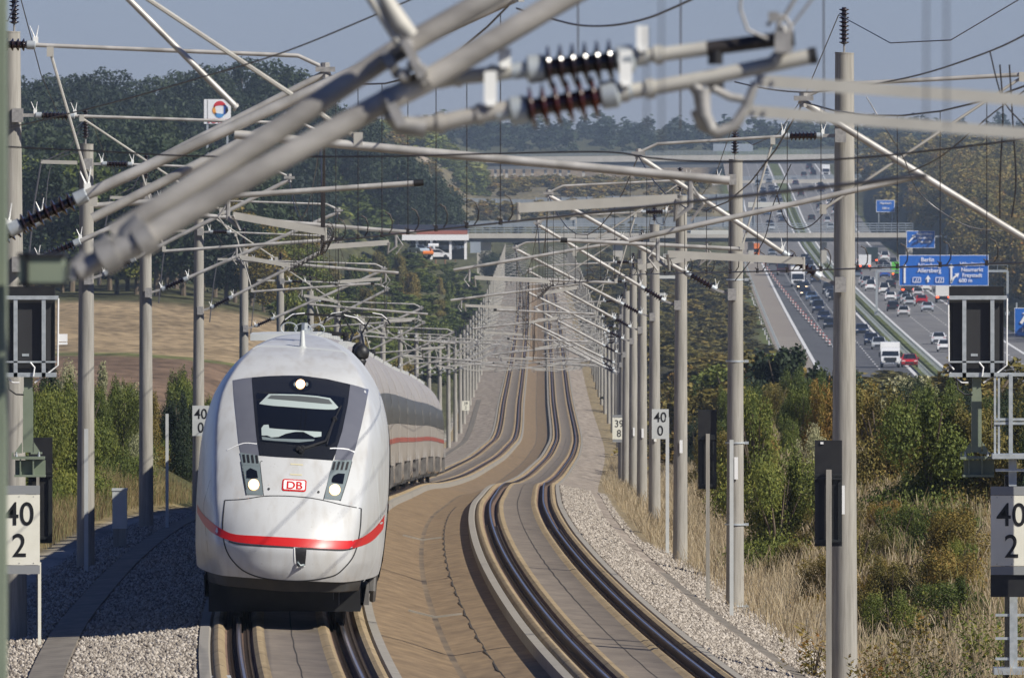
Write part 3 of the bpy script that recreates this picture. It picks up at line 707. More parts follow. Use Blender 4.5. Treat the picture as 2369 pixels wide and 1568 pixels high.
# ------------------------------------------------------------ masts with cantilevers
INS_PROF = []
def insprof(n, r0, r1):
    p = [(0, r0*.9)]
    for i in range(n):
        a = (i+.5)/n
        p += [(a-.42/n, r0), (a-.10/n, r1), (a+.06/n, r1*.96), (a+.16/n, r0)]
    return p + [(1, r0*.9)]
def insulator(parent, a, b, n=8, r1=.075, big=False, red=False, guards=True, k=12, guard_up=(0,0,1)):
    a=Vector(a); b=Vector(b); L=(b-a).length; d=(b-a)/L
    org = parent_world(parent)
    mb = MB(org); mb.lathe(a+d*L*.16, b-d*L*.16, insprof(n,.036 if r1<.12 else .05,r1), k)
    o = mb.build('insulator', M['insul_red'] if red else M['insul'], parent, True, 50)
    mc = MB(parent_world(o))
    for t0,t1 in ((.0,.17),(.83,1.)):
        mc = MB(parent_world(o)); mc.lathe(a+d*L*t0, a+d*L*t1, [(0,r1*.55),(.1,r1*.72),(.9,r1*.72),(1,r1*.5)], k); mc.build('insulator_cap', M['cap'], o)
    if guards:
        g=Vector(guard_up)
        for t in (.0,1.):
            c = a+d*L*t; mg = MB(parent_world(o)); mg.box(c+g*.05,(.05,.04,.07))
            for q in (-.045,.02): mg.tube([c+g*.05, c+g*.20+d*q*1.4+Vector((0,.02,0))],[.009,.003],4)
            mg.build('bird_guard', M['spike'], o)
    return o
POLE = {}
def pole_mesh(H, tall):
    key=(round(H,1),tall)
    if key in POLE: return POLE[key]
    mb=MB(); k=20; r0=.205 if tall else .18; r1=.138 if tall else .13
    n=6; mb.tube([(0,0,-1.2+(H+1.2)*i/n) for i in range(n+1)],[r0+(r1-r0)*i/n for i in range(n+1)],k)
    mb.tube([(-0.001,0,H-.01),(0,0,H+.012)],[r1+.004,r1+.004],k)
    o=mb.build('pole',M['conc']); me=o.data; bpy.data.objects.remove(o); POLE[key]=me; return me
def cantilever(parent, ox, Z, base, sg, far, wt, wj, k=10, thick=1., detail=True):
    """ox mast x, base = world z of the rail top; w grows towards the track"""
    def q(w, z, dy=0.): return Vector((ox+sg*w, Z-.28+dy, base+z))
    org = parent_world(parent)
    A=q(.2,5.2); J=q(wj,7.08); d=(J-A).normalized()
    mb=MB(org); r=.036*thick
    mb.tube([A+d*.85, J+d*.05], r, k)
    c = mb.build('cantilever_tube', M['alu'], parent)
    insulator(c, A+d*.18, A+d*.85, 7 if detail else 5, .078, k=k)
    mb=MB(parent_world(c)); mb.box(q(.06,5.2),(.16,.22,.22)); mb.bar(q(.1,5.2),A+d*.2,.05,.05); mb.build('bracket', M['fitting'], c)
    mb=MB(parent_world(c)); mb.box(q(.06,7.38),(.16,.2,.2)); mb.bar(q(.1,7.38),q(.32,7.38),.05,.05); mb.build('bracket', M['fitting'], c)
    mb=MB(parent_world(c))
    mb.tube([J+Vector((0,0,-.05)),J+Vector((0,0,.11))],.045,8); mb.bar(J+Vector((-.1,0,.04)),J+Vector((.1,0,.04)),.1,.05)
    mb.build('wire_clamp', M['fitting'], c)
    mb=MB(org); T0=q(.9,7.37); mb.tube([T0,q(wj-.28,7.26),q(wj-.02,7.14)], r*.62, k)
    tt=mb.build('top_tube', M['alu'], parent); insulator(tt,q(.32,7.38),T0,7 if detail else 5,.066,k=k)
    def onmain(w): return A.lerp(J,(w-.2)/(wj-.2))
    mb=MB(org)
    if far:
        S=onmain(2.1)+Vector((0,0,-.06)); E=q(wt+1.85,5.66); mb.tube([S,E],r*.8,k)
        hook=q(wt+1.55,5.68); C_=q(wj,5.35); mb2a=q(wt+1.45,5.52,-.05)
        strut=(q(1.0,7.34),q(3.05,5.98))
    else:
        S=q(1.5,5.72); E=q(wt+.75,5.95 if sg>0 else 5.85); mb.tube([S,E],r*.8,k)
        hook=q(wt+.35,5.88); C_=q(wj,5.35); mb2a=q(wt+1.0,5.72,-.05)
        mb2a=q(wj-.95,5.62,-.05); hook=q(wj-1.0,5.80)
        strut=(q(1.05,7.3),q(1.5,5.76))
    reg=mb.build('registration_tube', M['alu'], parent)
    if not far:
        mb=MB(parent_world(reg)); dd=(E-S).normalized(); mb.tube([E-dd*.01,E+dd*.09],r*.95,k); mb.build('end_cap', M['black'], reg)
    mb=MB(org); mb.tube(list(strut),r*.42,6); 
    for s_ in strut: mb.box(s_,(.07,.07,.10))
    mb.build('strut', M['flat'], parent)
    mb=MB(org); mb.bar(mb2a, C_+Vector((0,-.05,.10)), .012, .075); mb.tube([C_+Vector((0,-.05,.14)),C_+Vector((0,-.03,.0))],.014,6)
    arm=mb.build('steady_arm', M['flat'], parent, smooth=False)
    mb=MB(parent_world(arm)); s=1 if far else -1
    hp=[hook, hook+Vector((0,0,-.22)), hook+Vector((-sg*s*.12,0,-.32)), mb2a]
    mb.tube(hp,.022,6); mb.tube([hook+Vector((0,0,-.05)),hook+Vector((sg*s*.10,0,-.20)),hook+Vector((0,0,-.33))],.012,5); mb.build('hook', M['fitting'], arm)
    return J, C_
masts = {}
def ordw(i): return ['first','second','third','fourth','fifth','sixth','seventh','eighth','ninth','tenth'][i-1] if i <= 10 else '%dth' % i if i % 10 not in (1,2,3) or i in (11,12,13) else '%d%s' % (i, {1:'st',2:'nd',3:'rd'}[i%10])
URm = {-1:5.5,0:5.6,1:5.72,2:5.9,3:6.03,4:6.2,5:6.32}
def station(k): return 106. if k == -1 else 142.+60*k
SUP = {'L':[], 'R':[]}
NM = 46
for k in range(-1, NM):
    Z = station(k)
    for side in 'LR':
        uL = -6.45 if side=='L' else URm.get(k, 6.4); sg = 1 if side=='L' else -1
        ox = X_(Z)+uL+(.22 if (side=='L' and k==-1) else 0); tall = k <= 1
        if side == 'L': far = (k % 2 == 1); wt = 4.05; wj = (4.5 if far else 3.88)-(.22 if k==-1 else 0)
        else: far = (k % 2 == 0); wt = uL-UT; wj = wt+.05 if far else wt-.30
        base = LP(UT if side=='R' else -UT, Z, 0).z
        gl = min(G(ox,Z), base-.45)
        near = k <= 9
        if k >= 0:
            root = empty('catenary_mast', (ox, Z, gl), ('round grey concrete catenary mast, %s from the camera in the %s row' % (ordw(k) if k else 'nearest', 'left' if side=='L' else 'right')), 'catenary mast', 'concrete masts of the %s row' % ('left' if side=='L' else 'right'))
        else:
            root = empty('catenary_mast', (ox, Z, gl), 'nearest concrete catenary mast of the %s row, mostly outside the picture' % ('left' if side=='L' else 'right'), 'catenary mast')
        if k == 0: root['label'] = 'concrete catenary mast of the %s row just outside the picture, its arm reaching in' % ('left' if side=='L' else 'right')
        H = (base - gl) + (8.6 if tall else 7.75)
        p = link('pole', pole_mesh(H, tall), root)
        p.rotation_euler.x = R(random.uniform(-.25,.25)); p.rotation_euler.y = R(random.uniform(-.2,.2)) if not(side=='L' and k==1) else R(-.3)
        if k == -1 and side == 'R': J=Vector((ox-wj,Z,base+7.08)); C_=Vector((ox-wj,Z,base+5.35))
        elif k < 26:
            J, C_ = cantilever(root, ox, Z, base, sg, far, wt, wj, k=12 if k < 3 else (8 if near else 5), detail=near, thick=1.2 if k<0 else 1.+.045*k)
        else:
            mbx=MB(root.location); mbx.tube([(ox+sg*.2,Z,base+5.2),(ox+sg*wj,Z,base+7.08)],.045,4); mbx.tube([(ox+sg*.2,Z,base+7.38),(ox+sg*wj,Z,base+7.15)],.03,4); mbx.tube([(ox+sg*1.8,Z,base+5.95),(ox+sg*(wt+1.2),Z,base+5.7)],.035,4)
            mbx.build('cantilever_tube', M['alu'], root); J=Vector((ox+sg*wj,Z,base+7.08)); C_=Vector((ox+sg*wj,Z,base+5.35))
        SUP[side].append((Z, J, C_))
        # upright insulator on the mast top carrying the feeder
        top = Vector((ox, Z, gl+H))
        if k < 22:
            mi_=MB(root.location); mi_.tube([top, top+Vector((0,0,.14))],.016,6); mi_.build('pin', M['fitting'], root)
            mi_=MB(root.location); mi_.lathe(top+Vector((0,0,.12)), top+Vector((0,0,.66)), insprof(9,.035,.075), 10); mi_.build('top_insulator', M['insul'], root, True, 50)
        masts[(side,k)] = (root, ox, Z, gl, H, base)
        if k in (1,2,3,4,5,6) :
            # number plate and small bands
            mi_=MB(root.location)
            if (side,k) == ('R',2):
                for zz in (.1,1.65,3.2,4.75,6.3): mi_.tube([(ox,Z,gl+zz),(ox,Z,gl+zz+.03)],.205-zz*.006,20); mi_.box((ox+.22,Z-.02,gl+zz+.015),(.08,.03,.05))
                mi_.build('steel_band', M['steel'], root)
            if side == 'R':
                mi_=MB(root.location); mi_.box((ox+.02 if k!=1 else ox-.03, Z-.20, base+2.05 if k==1 else base+1.9),(.07,.02,.42 if k<3 else .3)); mi_.build('number_plate', M['white'], root, smooth=False)
                if k != 1:
                    mi_=MB(root.location); mi_.bar((ox+.25,Z,base+6.9),(ox+1.2,Z,base+6.9),.05,.10); mi_.build('outer_bracket', M['boardgrey'], root, smooth=False)
            elif k > 1:
                mi_=MB(root.location); mi_.bar((ox-.15,Z,base+7.4),(ox-.85,Z,base+7.42),.05,.07); mi_.build('outer_bracket', M['flat'], root, smooth=False)
                mi_=MB(root.location); mi_.tube([(ox-.85,Z,base+7.4),(ox-.98,Z,base+6.6),(ox-1.1,Z,base+5.4)],.018,6); mi_.tube([(ox+.0,Z,top.z+.5),(ox-.3,Z,top.z-.1),(ox-.85,Z,base+7.4)],.013,6); mi_.build('jumper_cable', M['wire_grey'], root)
# ------------------------------------------------------------ overhead line, one thing per track
def wires(side, label):
    S = SUP[side]; org=S[0][1]
    root = empty('overhead_line', org, label, 'overhead line', 'overhead lines of the two tracks')
    mc=MB(org); mm=MB(org); nd=0
    pts=[]; 
    first=S[0]
    x0 = Vector((first[2].x+(1.3 if side=='L' else 1.6), 45, first[2].z+(.55)))
    pts=[x0]+[s[2] for s in S]; mc.tube(pts,.0085,5); mc.build('contact_wire', M['wire'], root)
    mp=[]
    for i in range(len(S)-1):
        a,b=S[i][1],S[i+1][1]; n=8 if i<12 else 3; sag=.95*(min(60,S[i+1][0]-S[i][0])/60)**2
        for j in range(n): t=j/n; p=a.lerp(b,t); p.z-=sag*4*t*(1-t); mp.append(p)
    mp.append(S[-1][1]); a=S[0][1]
    pre=[a+Vector(((.5 if side=='L' else .7)*t, -61*t, .35*t-1.3*4*t*(1-t)*.3+ .9*t)) for t in (1,.75,.5,.25)]
    mm.tube(pre+mp,.009,5); mm.build('messenger_wire', M['wire'], root)
    for i in range(len(S)-1):
        if i > 10: break
        A,B=S[i],S[i+1]; n=7; sag=.95*((B[0]-A[0])/60)**2
        for j in range(n):
            t=(j+.5)/n; p=A[1].lerp(B[1],t); p.z-=sag*4*t*(1-t); c=A[2].lerp(B[2],t)
            md=MB(org); md.tube([p,c],.0045 if i>0 else .004,4)
            lp=[]; 
            for q in range(7): an=q/6*PI*1.3; lp.append(c+Vector((.07*math.sin(an)+.03,0,.11+.11*math.cos(an))))
            if i < 4: md.tube(lp,.006,4); md.box(c+Vector((0,0,.01)),(.03,.03,.05))
            md.build('dropper', M['wire'], root)
wires('L','overhead contact line above the left track, over the train')
wires('R','overhead contact line above the empty right track')
for side in 'LR':
    mb=MB((0,0,0)); pts=[]
    for k in range(0,24):
        r,ox,Z,gl,H,base=masts[(side,k)]; a=Vector((ox+(.08 if side=='L' else -.08),Z,gl+H+.55))
        if k: 
            b=pts[-1]; 
            for t in (.25,.5,.75): m_=b.lerp(a,t); m_.z-=.9*4*t*(1-t); pts.append(m_)
            pts[-3:]=pts[-3:]
        pts.append(a)
    mb.tube(pts,.008,4)
    if side=='R': tag(mb.build('feeder_wire',M['wire']), 'thin dark feeder wire strung along the tops of the right row of masts','cable')
    else: tag(mb.build('feeder_wire',M['wire']), 'thin dark feeder wire strung along the tops of the left row of masts','cable')
# ------------------------------------------------------------ train
Z0 = 196.6
TOFF = -.02
NX = X_(205)-UT+TOFF; RAILZ = float(-fD(205)+cant(205)*UT)+.06
ROLL = .056; YAW = .0
def lin(tab):
    xs=[t[0] for t in tab]; ys=[t[1] for t in tab]
    return lambda v: float(np.interp(v, xs, ys))
fA = herm([(.30,.75),(.42,.50),(.6,.20),(.8,.05),(1.0,0),(1.22,.0),(1.32,.06),(1.5,.16),(1.75,.36),(2.0,.66),(2.3,1.02),(2.6,1.4),(3.0,1.95),(3.4,2.7),(3.7,3.5),(3.9,4.5),(4.02,5.6),(4.10,7.0),(4.13,8.0)])
fW_ = herm([(.30,1.15),(.42,1.25),(.6,1.345),(.9,1.40),(1.3,1.425),(2.2,1.43),(2.6,1.405),(3.0,1.33),(3.3,1.225),(3.6,1.04),(3.8,.86),(3.95,.66),(4.04,.46),(4.10,.25),(4.13,.0)])
def fW(h): return fW_(h)*.965
fRC = lambda h: float(np.interp(h,[.5,1.0,1.6,2.5,3.3,3.8,4.1],[.60,.70,.735,.80,.90,.94,.97]))
def nF(a, h):
    A = float(fA(h)); w = max(.02, float(fW(h))); r = min(1., abs(a)/w)
    E = max(5.4, A+.3); rc = fRC(h); front = .42*(r/rc)**2.4 if r < rc else .42+.42*2.4*(r-rc)/rc
    t = max(0., (r-rc+.015)/(1-rc+.015)); side = (E-A-.9)*(1-math.sqrt(max(0.,1-t**1.35)))*.95 if t > 0 else 0.
    return min(E, A + front*min(1.,(E-A)/3) + max(0.,side))
roll_m = None
train = empty('high_speed_train', (NX, Z0, RAILZ), 'long white high-speed train with red stripe and lit headlights on the left track', 'train')
def rolled(a, h): return (a*math.cos(ROLL)+h*math.sin(ROLL), h*math.cos(ROLL)-a*math.sin(ROLL))
def pix2(x, y):
    F=1.; a=h=0
    for _ in range(12):
        s=FP/(Z0+F); X=(x-CX)/s-NX; z=-(y-HY)/s-RAILZ
        a=X*math.cos(ROLL)-z*math.sin(ROLL); h=z*math.cos(ROLL)+X*math.sin(ROLL)
        w=float(fW(min(4.12,max(.3,h)))); a_=max(-w*.992,min(w*.992,a)); F=.5*F+.5*nF(a_,min(4.12,max(.3,h)))
    w=float(fW(min(4.12,max(.3,h)))); return (max(-w*.992,min(w*.992,a)), min(4.12,max(.3,h)))
def tl(a, h, s): # local train coordinates with roll
    x,z = rolled(a,h); return Vector((x, s, z))
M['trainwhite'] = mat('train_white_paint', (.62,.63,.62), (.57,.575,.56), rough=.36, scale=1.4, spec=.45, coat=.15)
_nt=M['trainwhite'].node_tree; _b=_nt.nodes['Principled BSDF']; _src=_b.inputs['Base Color'].links[0].from_socket
_tc=_nt.nodes.new('ShaderNodeTexCoord')
def _sp(scale,lo,hi,col,stt):
    global _src
    mp=_nt.nodes.new('ShaderNodeMapping'); mp.inputs['Scale'].default_value=stt; _nt.links.new(_tc.outputs['Object'],mp.inputs[0])
    n=_nt.nodes.new('ShaderNodeTexNoise'); n.inputs['Scale'].default_value=scale; n.inputs['Detail'].default_value=6; _nt.links.new(mp.outputs[0],n.inputs['Vector'])
    r=_nt.nodes.new('ShaderNodeMapRange'); r.inputs['From Min'].default_value=lo; r.inputs['From Max'].default_value=hi; r.inputs['To Max'].default_value=.55; _nt.links.new(n.outputs[0],r.inputs[0])
    mx=_nt.nodes.new('ShaderNodeMix'); mx.data_type='RGBA'; mx.inputs['B'].default_value=(*col,1); _nt.links.new(r.outputs[0],mx.inputs['Factor']); _nt.links.new(_src,mx.inputs['A']); _src=mx.outputs['Result']; _nt.links.new(_src,_b.inputs['Base Color'])
_sp(38,.66,.74,(.22,.19,.15),(1,1,1)); _sp(2.2,.48,.8,(.34,.31,.26),(3,1,.6))
M['trainred'] = mat('red_stripe_paint', (.62,.012,.010), rough=.38)
M['glassblack'] = mat('black_glass', (.006,.007,.009), rough=.06, spec=.8)
M['blackpanel'] = mat('black_panel_paint', (.016,.017,.019), rough=.22, coat=.3)
M['slate'] = mat('slate_grey_paint', (.14,.145,.17), (.16,.165,.19), rough=.3, scale=3, coat=.3)
M['lampgrey'] = mat('lamp_housing_grey', (.19,.23,.235), rough=.4)
M['seam'] = mat('dark_seam', (.03,.03,.03), rough=.7)
M['skirt'] = mat('dark_underskirt', (.045,.045,.045), (.07,.065,.055), rough=.7, scale=3)
M['blindgrey'] = mat('pale_blind', (.42,.49,.47), rough=.6)
M['glow'] = emis('lit_lamp', (1.,.80,.55), 9.)
M['glowrim'] = emis('lit_lamp_rim', (1.,.62,.30), 1.6)
M['yellow'] = mat('faded_yellow_mark', (.68,.62,.40), rough=.4)
M['bogie'] = mat('dusty_bogie', (.11,.105,.10), (.19,.18,.165), rough=.7, scale=4)
M['chrome'] = mat('bright_reflector', (.75,.76,.76), rough=.15, metal=1)
# nose skin
mb = MB(); rows=[]
hs = np.concatenate([np.linspace(.73,.76,3)[:-1], np.linspace(.76,1.6,22)[:-1], np.linspace(1.6,3.6,40)[:-1], np.linspace(3.6,4.125,26)])
rr = np.sin(np.linspace(-1,1,85)*PI/2)
for h in hs:
    w=float(fW(h)); rows.append([tl(w*r, float(h), nF(w*r, float(h))) for r in rr])
mb.grid(rows)
# close to the straight body: ring at s=8
ring=[r[0] for r in rows]
for side in (0,-1):
    rws=[]
    for r,h in zip(rows,hs):
        p=r[side]; w=float(fW(h))*(1 if side==-1 else -1); rws.append([p, tl(w,float(h),8.1)] if side==-1 else [tl(w,float(h),8.1), p])
    mb.grid([list(x) for x in rws])
tip=[p for p in rows[-1]]
nose = mb.build('nose', M['trainwhite'], train, True, 180, local=True)
def smooth_path(pts, n=6, closed=False):
    pts=[Vector((*p,0)) for p in pts]; out=[]; N=len(pts)
    rng_=range(N if closed else N-1)
    for i in rng_:
        g=lambda j: pts[j%N] if closed else pts[min(max(j,0),N-1)]
        p0,p1,p2,p3=g(i-1),g(i),g(i+1),g(i+2)
        for k in range(n):
            t=k/n; out.append(tuple((.5*((2*p1)+(-p0+p2)*t+(2*p0-5*p1+4*p2-p3)*t*t+(-p0+3*p1-3*p2+p3)*t**3)).xy))
    if not closed: out.append(tuple(pts[-1].xy))
    return out
def conform(name, poly, m, off, parent=None, step=.05, px=True, sub=True):
    """a thin panel lying on the nose skin; poly in photo pixels"""
    if px: poly=[pix2(*p) for p in poly]
    B=[]
    for i in range(len(poly)):
        a=Vector(poly[i]); b=Vector(poly[(i+1)%len(poly)]); n=max(1,int((b-a).length/step))
        for k in range(n): B.append(a.lerp(b,k/n))
    n=len(B); pts=list(B); mnx=min(p.x for p in B); mxx=max(p.x for p in B); mny=min(p.y for p in B); mxy=max(p.y for p in B)
    def inside(q):
        c=False
        for i in range(n):
            a,b=B[i],B[(i+1)%n]
            if (a.y>q.y)!=(b.y>q.y) and q.x<(b.x-a.x)*(q.y-a.y)/(b.y-a.y)+a.x: c=not c
        return c
    yy=mny+step/2
    while yy<mxy:
        xx=mnx+step/2
        while xx<mxx:
            q=Vector((xx,yy))
            if inside(q) and min((q-b).length for b in B)>step*.4: pts.append(q)
            xx+=step
        yy+=step
    r=delaunay_2d_cdt(pts,[],[list(range(n))],1,1e-5)
    mb=MB(); V=[]
    for p in r[0]:
        e=.01; f=nF(p.x,p.y); fa=(nF(p.x+e,p.y)-nF(p.x-e,p.y))/(2*e); fh=(nF(p.x,p.y+e)-nF(p.x,p.y-e))/(2*e)
        nv=Vector((fa,-1,fh)).normalized(); q=Vector((p.x,f,p.y))+nv*off
        V.append(tl(q.x,q.z,q.y))
    mb.vadd(V)
    for f in r[2]: mb.face(list(reversed(f)) if False else f)
    o=mb.build(name,m,parent or nose,True,180,local=True)
    return o
def ribbon(name, pts, w, m, off, parent=None, n=6):
    """narrow line on the skin, pts in photo px, w in metres"""
    p=[Vector(pix2(*q)) for q in smooth_path(pts,n)]
    rows=[]
    for i in range(len(p)):
        d=(p[min(i+1,len(p)-1)]-p[max(i-1,0)]).normalized(); nn=Vector((-d.y,d.x))*w/2; row=[]
        for q in (p[i]-nn,p[i]+nn): row.append(tl(q.x,q.y,nF(q.x,q.y)-off))
        rows.append(row)
    mb=MB(); mb.grid(rows); return mb.build(name,m,parent or nose,True,180,local=True)
def ca(x,y): return (750/1.5006+x/4.704, 1150/1.5006+y/4.704)     # zoomed view, upper front
def cb(x,y): return (650/1.5006+x/4.7059, 1600/1.5006+y/4.7059)   # zoomed view, lower front
# black windscreen surround and grey flanks
ws = conform('windscreen', [ca(388,505),ca(560,490),ca(750,484),ca(920,484),ca(1200,520),ca(1458,578),ca(1430,800),ca(1370,1090),ca(1300,1330),ca(1270,1405),ca(1000,1385),ca(700,1370),ca(470,1352),ca(440,1150),ca(410,800)], M['blackpanel'], .006)
gl = conform('pane', [ca(440,672),ca(700,665),ca(1000,680),ca(1250,700),ca(1400,725),ca(1370,900),ca(1300,1200),ca(1230,1250),ca(900,1240),ca(480,1200),ca(460,1000),ca(448,820)], M['glassblack'], .010, ws)
conform('sun_blind', [ca(470,795),ca(520,745),ca(575,690),ca(700,690),ca(900,695),ca(1100,712),ca(1240,735),ca(1290,790),ca(1330,835),ca(1290,858),ca(1190,858),ca(1050,850),ca(760,828),ca(620,818),ca(520,805)], M['blindgrey'], .014, ws)
conform('blind_shade', [ca(560,740),ca(600,705),ca(900,712),ca(1100,730),ca(1225,752),ca(1265,800),ca(1215,800),ca(900,770),ca(700,752)], mat('blind_dark',(.09,.10,.10),rough=.7), .018, ws)
conform('dashboard', [ca(498,1140),ca(495,1060),ca(520,1025),ca(572,1022),ca(580,1060),ca(750,1075),ca(900,1085),ca(1145,1100),ca(1145,1150),ca(1070,1160),ca(950,1100),ca(860,1100),ca(760,1120),ca(680,1155),ca(600,1160),ca(560,1140)], M['blindgrey'], .014, ws)
conform('dashboard_edge', [ca(500,1152),ca(640,1172),ca(900,1180),ca(1075,1182),ca(1060,1198),ca(900,1215),ca(640,1198),ca(505,1185)], M['lampgrey'], .014, ws)
for nm,pl in (('left',[ca(184,535),ca(290,516),ca(386,505),ca(408,800),ca(438,1150),ca(448,1215),ca(340,1206),ca(248,1225),ca(225,1000),ca(200,760)]),
              ('right',[ca(1460,578),ca(1560,605),ca(1658,632),ca(1630,800),ca(1575,1050),ca(1510,1300),ca(1430,1275),ca(1312,1270),ca(1372,1090),ca(1432,800)])):
    conform('grey_flank_panel', pl, M['slate'], .006)
for pl in ([ca(250,1232),ca(340,1214),ca(448,1222),ca(466,1330),ca(460,1360),ca(270,1325)],[ca(1310,1280),ca(1430,1285),ca(1506,1312),ca(1478,1400),ca(1290,1400)]):
    conform('lower_flank_panel', pl, M['slate'], .006, step=.04)
ribbon('trim_line', [ca(120,1290),ca(245,1232),ca(330,1212),ca(445,1222)], .012, M['white'], .012)
ribbon('trim_line', [ca(1240,1272),ca(1310,1270),ca(1430,1280),ca(1508,1312)], .014, M['white'], .012)
# lamp panels
def disc(name, c, r, m, off, parent, sx=1., k=20):
    a0,h0=pix2(*c); return conform(name,[(a0+r*sx*math.cos(2*PI*i/k),h0+r*math.sin(2*PI*i/k)) for i in range(k)],m,off,parent,step=.03,px=False)
for nm,pn,gr,eye,lampc in (('left',[cb(588,0),cb(785,0),cb(805,180),cb(826,372),cb(648,366),cb(615,180)],[(622,0),(745,0)],[cb(650,110),cb(690,82),cb(760,115),cb(772,190),cb(720,195),cb(650,190)],cb(726,265)),
    ('right',[cb(1588,0),cb(1790,0),cb(1735,210),cb(1665,428),cb(1490,412),cb(1535,200)],[(1600,0),(1760,0)],[cb(1590,165),cb(1640,140),cb(1712,145),cb(1690,255),cb(1570,235),cb(1572,200)],cb(1602,320))):
    pnl = conform('headlamp', pn, M['lampgrey'], .008, step=.04)
    ribbon('rim', [pn[0],pn[-1],pn[-2]] if nm=='left' else [pn[1],pn[2],pn[3]], .022, M['black'], .013, pnl)
    conform('dark_lens', eye, M['glassblack'], .016, pnl, step=.03)
    ex=(eye[0][0]+eye[3][0])/2; ey=(eye[1][1]+eye[4][1])/2
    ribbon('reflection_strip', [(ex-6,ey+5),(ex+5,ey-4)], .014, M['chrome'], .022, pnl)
    disc('lamp_bezel', lampc, .078, M['glowrim'], .018, pnl); disc('lamp', lampc, .062, M['glow'], .024, pnl)
# air intake grilles above the headlamps
for pl, xs in (([ca(262,1322),ca(460,1352),ca(472,1470),ca(288,1455)],[300,345,392,438]),([ca(1282,1410),ca(1478,1402),ca(1440,1515),ca(1255,1525)],[1288,1335,1382,1430])):
    g=conform('air_grille', pl, M['lampgrey'], .010, step=.04)
    for i,x in enumerate(xs):
        dy=(x-xs[0])*.06 if xs[0]<600 else 0; y0=1345 if xs[0]<600 else 1425; sl_=12 if xs[0]<600 else -22
        conform('slot',[ca(x-10,y0+dy),ca(x+14,y0+dy),ca(x+14+sl_,y0+dy+88),ca(x-10+sl_,y0+dy+88)],M['black'],.015,g,step=.03)
# top lamp
tlp = disc('top_lamp_plate', ca(920,585), .095, M['glassblack'], .010, nose, 1.75)
for dx in (-60,66): disc('small_reflector', ca(920+dx,585), .028, M['lampgrey'], .016, tlp, .8)
disc('lamp_bezel', ca(918,585), .066, M['glowrim'], .018, tlp); disc('lamp', ca(918,585), .052, M['glow'], .024, tlp)
# wiper
def onskin(x,y,off=.03): a,h=pix2(x,y); return tl(a,h,nF(a,h)-off)
mb=MB(); mb.tube([onskin(*ca(890,1285)),onskin(*ca(980,1260)),onskin(*ca(1190,1190),.05),onskin(*ca(1240,1080),.05),onskin(*ca(1290,950),.05)],.018,6)
mb.tube([onskin(*ca(1205,1230),.04),onskin(*ca(1290,950),.05),onskin(*ca(1362,810),.04)],.010,6)
for q in ((895,1275,.045),(940,1265,.04),(925,1300,.035),(1290,950,.04)):
    c=onskin(*ca(q[0],q[1]),.05); mb.lathe(c+Vector((0,-.03,0)),c+Vector((0,.04,0)),[(0,q[2]*.7),(.3,q[2]),(1,q[2])],10)
mb.build('wiper',M['black'],nose,local=True)
# hatch outline and shade seam
hatch=[cb(408,425),cb(620,412),cb(835,380),cb(1060,378),cb(1300,395),cb(1480,425),cb(1690,475),cb(1895,515)]
ribbon('hatch_seam', hatch, .012, M['seam'], .004)
ribbon('hatch_seam', [cb(408,425),cb(390,600),cb(385,760),cb(405,900),cb(440,1000),cb(500,1090),cb(600,1185),cb(740,1250),cb(900,1285),cb(1100,1302),cb(1300,1300),cb(1480,1275),cb(1620,1235),cb(1720,1150),cb(1800,1050),cb(1850,920),cb(1885,720),cb(1895,515)], .018, M['seam'], .004)
ribbon('panel_line', [cb(2030,10),cb(1970,250),cb(1900,515)], .010, M['boardgrey'], .004)
ribbon('panel_line', [cb(2040,30),cb(2075,300),cb(2090,600),cb(2060,990),cb(2000,1180),cb(1920,1310)], .010, M['boardgrey'], .004)
ribbon('panel_line', [cb(820,0),cb(795,20),cb(810,180),cb(832,380)], .008, M['seam'], .004)
ribbon('panel_line', [cb(1590,20),cb(1535,220),cb(1480,425)], .008, M['seam'], .004)
ribbon('panel_line', [cb(250,200),cb(210,350),cb(180,520),cb(230,1020)], .010, M['slate'], .004)
ribbon('roof_seam', [ca(215,180),ca(430,160),ca(700,165),ca(950,180),ca(1200,200),ca(1400,225),ca(1560,265)], .02, M['boardgrey'], .004)
# red stripe
up=[cb(108,470),cb(170,570),cb(255,650),cb(330,710),cb(400,752),cb(530,798),cb(850,818),cb(1200,838),cb(1500,858),cb(1740,866),cb(1870,842),cb(1990,770),cb(2080,680),cb(2150,580),cb(2192,470)]
lo=[cb(2184,600),cb(2150,700),cb(2080,800),cb(1990,880),cb(1850,935),cb(1700,958),cb(1500,952),cb(1200,935),cb(850,912),cb(560,885),cb(410,845),cb(320,805),cb(240,750),cb(165,660),cb(112,560)]
conform('red_stripe', smooth_path(up,3)+smooth_path(lo,3), M['trainred'], .005, step=.06)
ribbon('bumper_ledge', [cb(450,870),cb(560,900),cb(850,925),cb(1160,940)], .022, M['seam'], .003)
ribbon('bumper_ledge', [cb(1300,952),cb(1500,962),cb(1700,968),cb(1830,940)], .022, M['seam'], .003)
cs=conform('coupler_slot', [cb(1168,942),cb(1300,942),cb(1282,1142),cb(1196,1142)], M['black'], .008, step=.03)
ribbon('slot_rim', [cb(1168,942),cb(1190,1142),cb(1285,1140)], .014, M['white'], .012, cs)
mb=MB(); mb.tube([onskin(*cb(1200,1100),.02),onskin(*cb(1230,1135),.06),onskin(*cb(1270,1130),.02)],.02,6); mb.build('coupler_hook',M['lampgrey'],cs,local=True)
for c in (cb(888,305),cb(1428,338)): disc('round_hole', c, .018, M['seam'], .006, nose, k=10)
for a,b in ((cb(1125,30),cb(1262,40)),(cb(1118,142),cb(1250,150))): ribbon('yellow_mark',[a,b],.018,M['yellow'],.006)
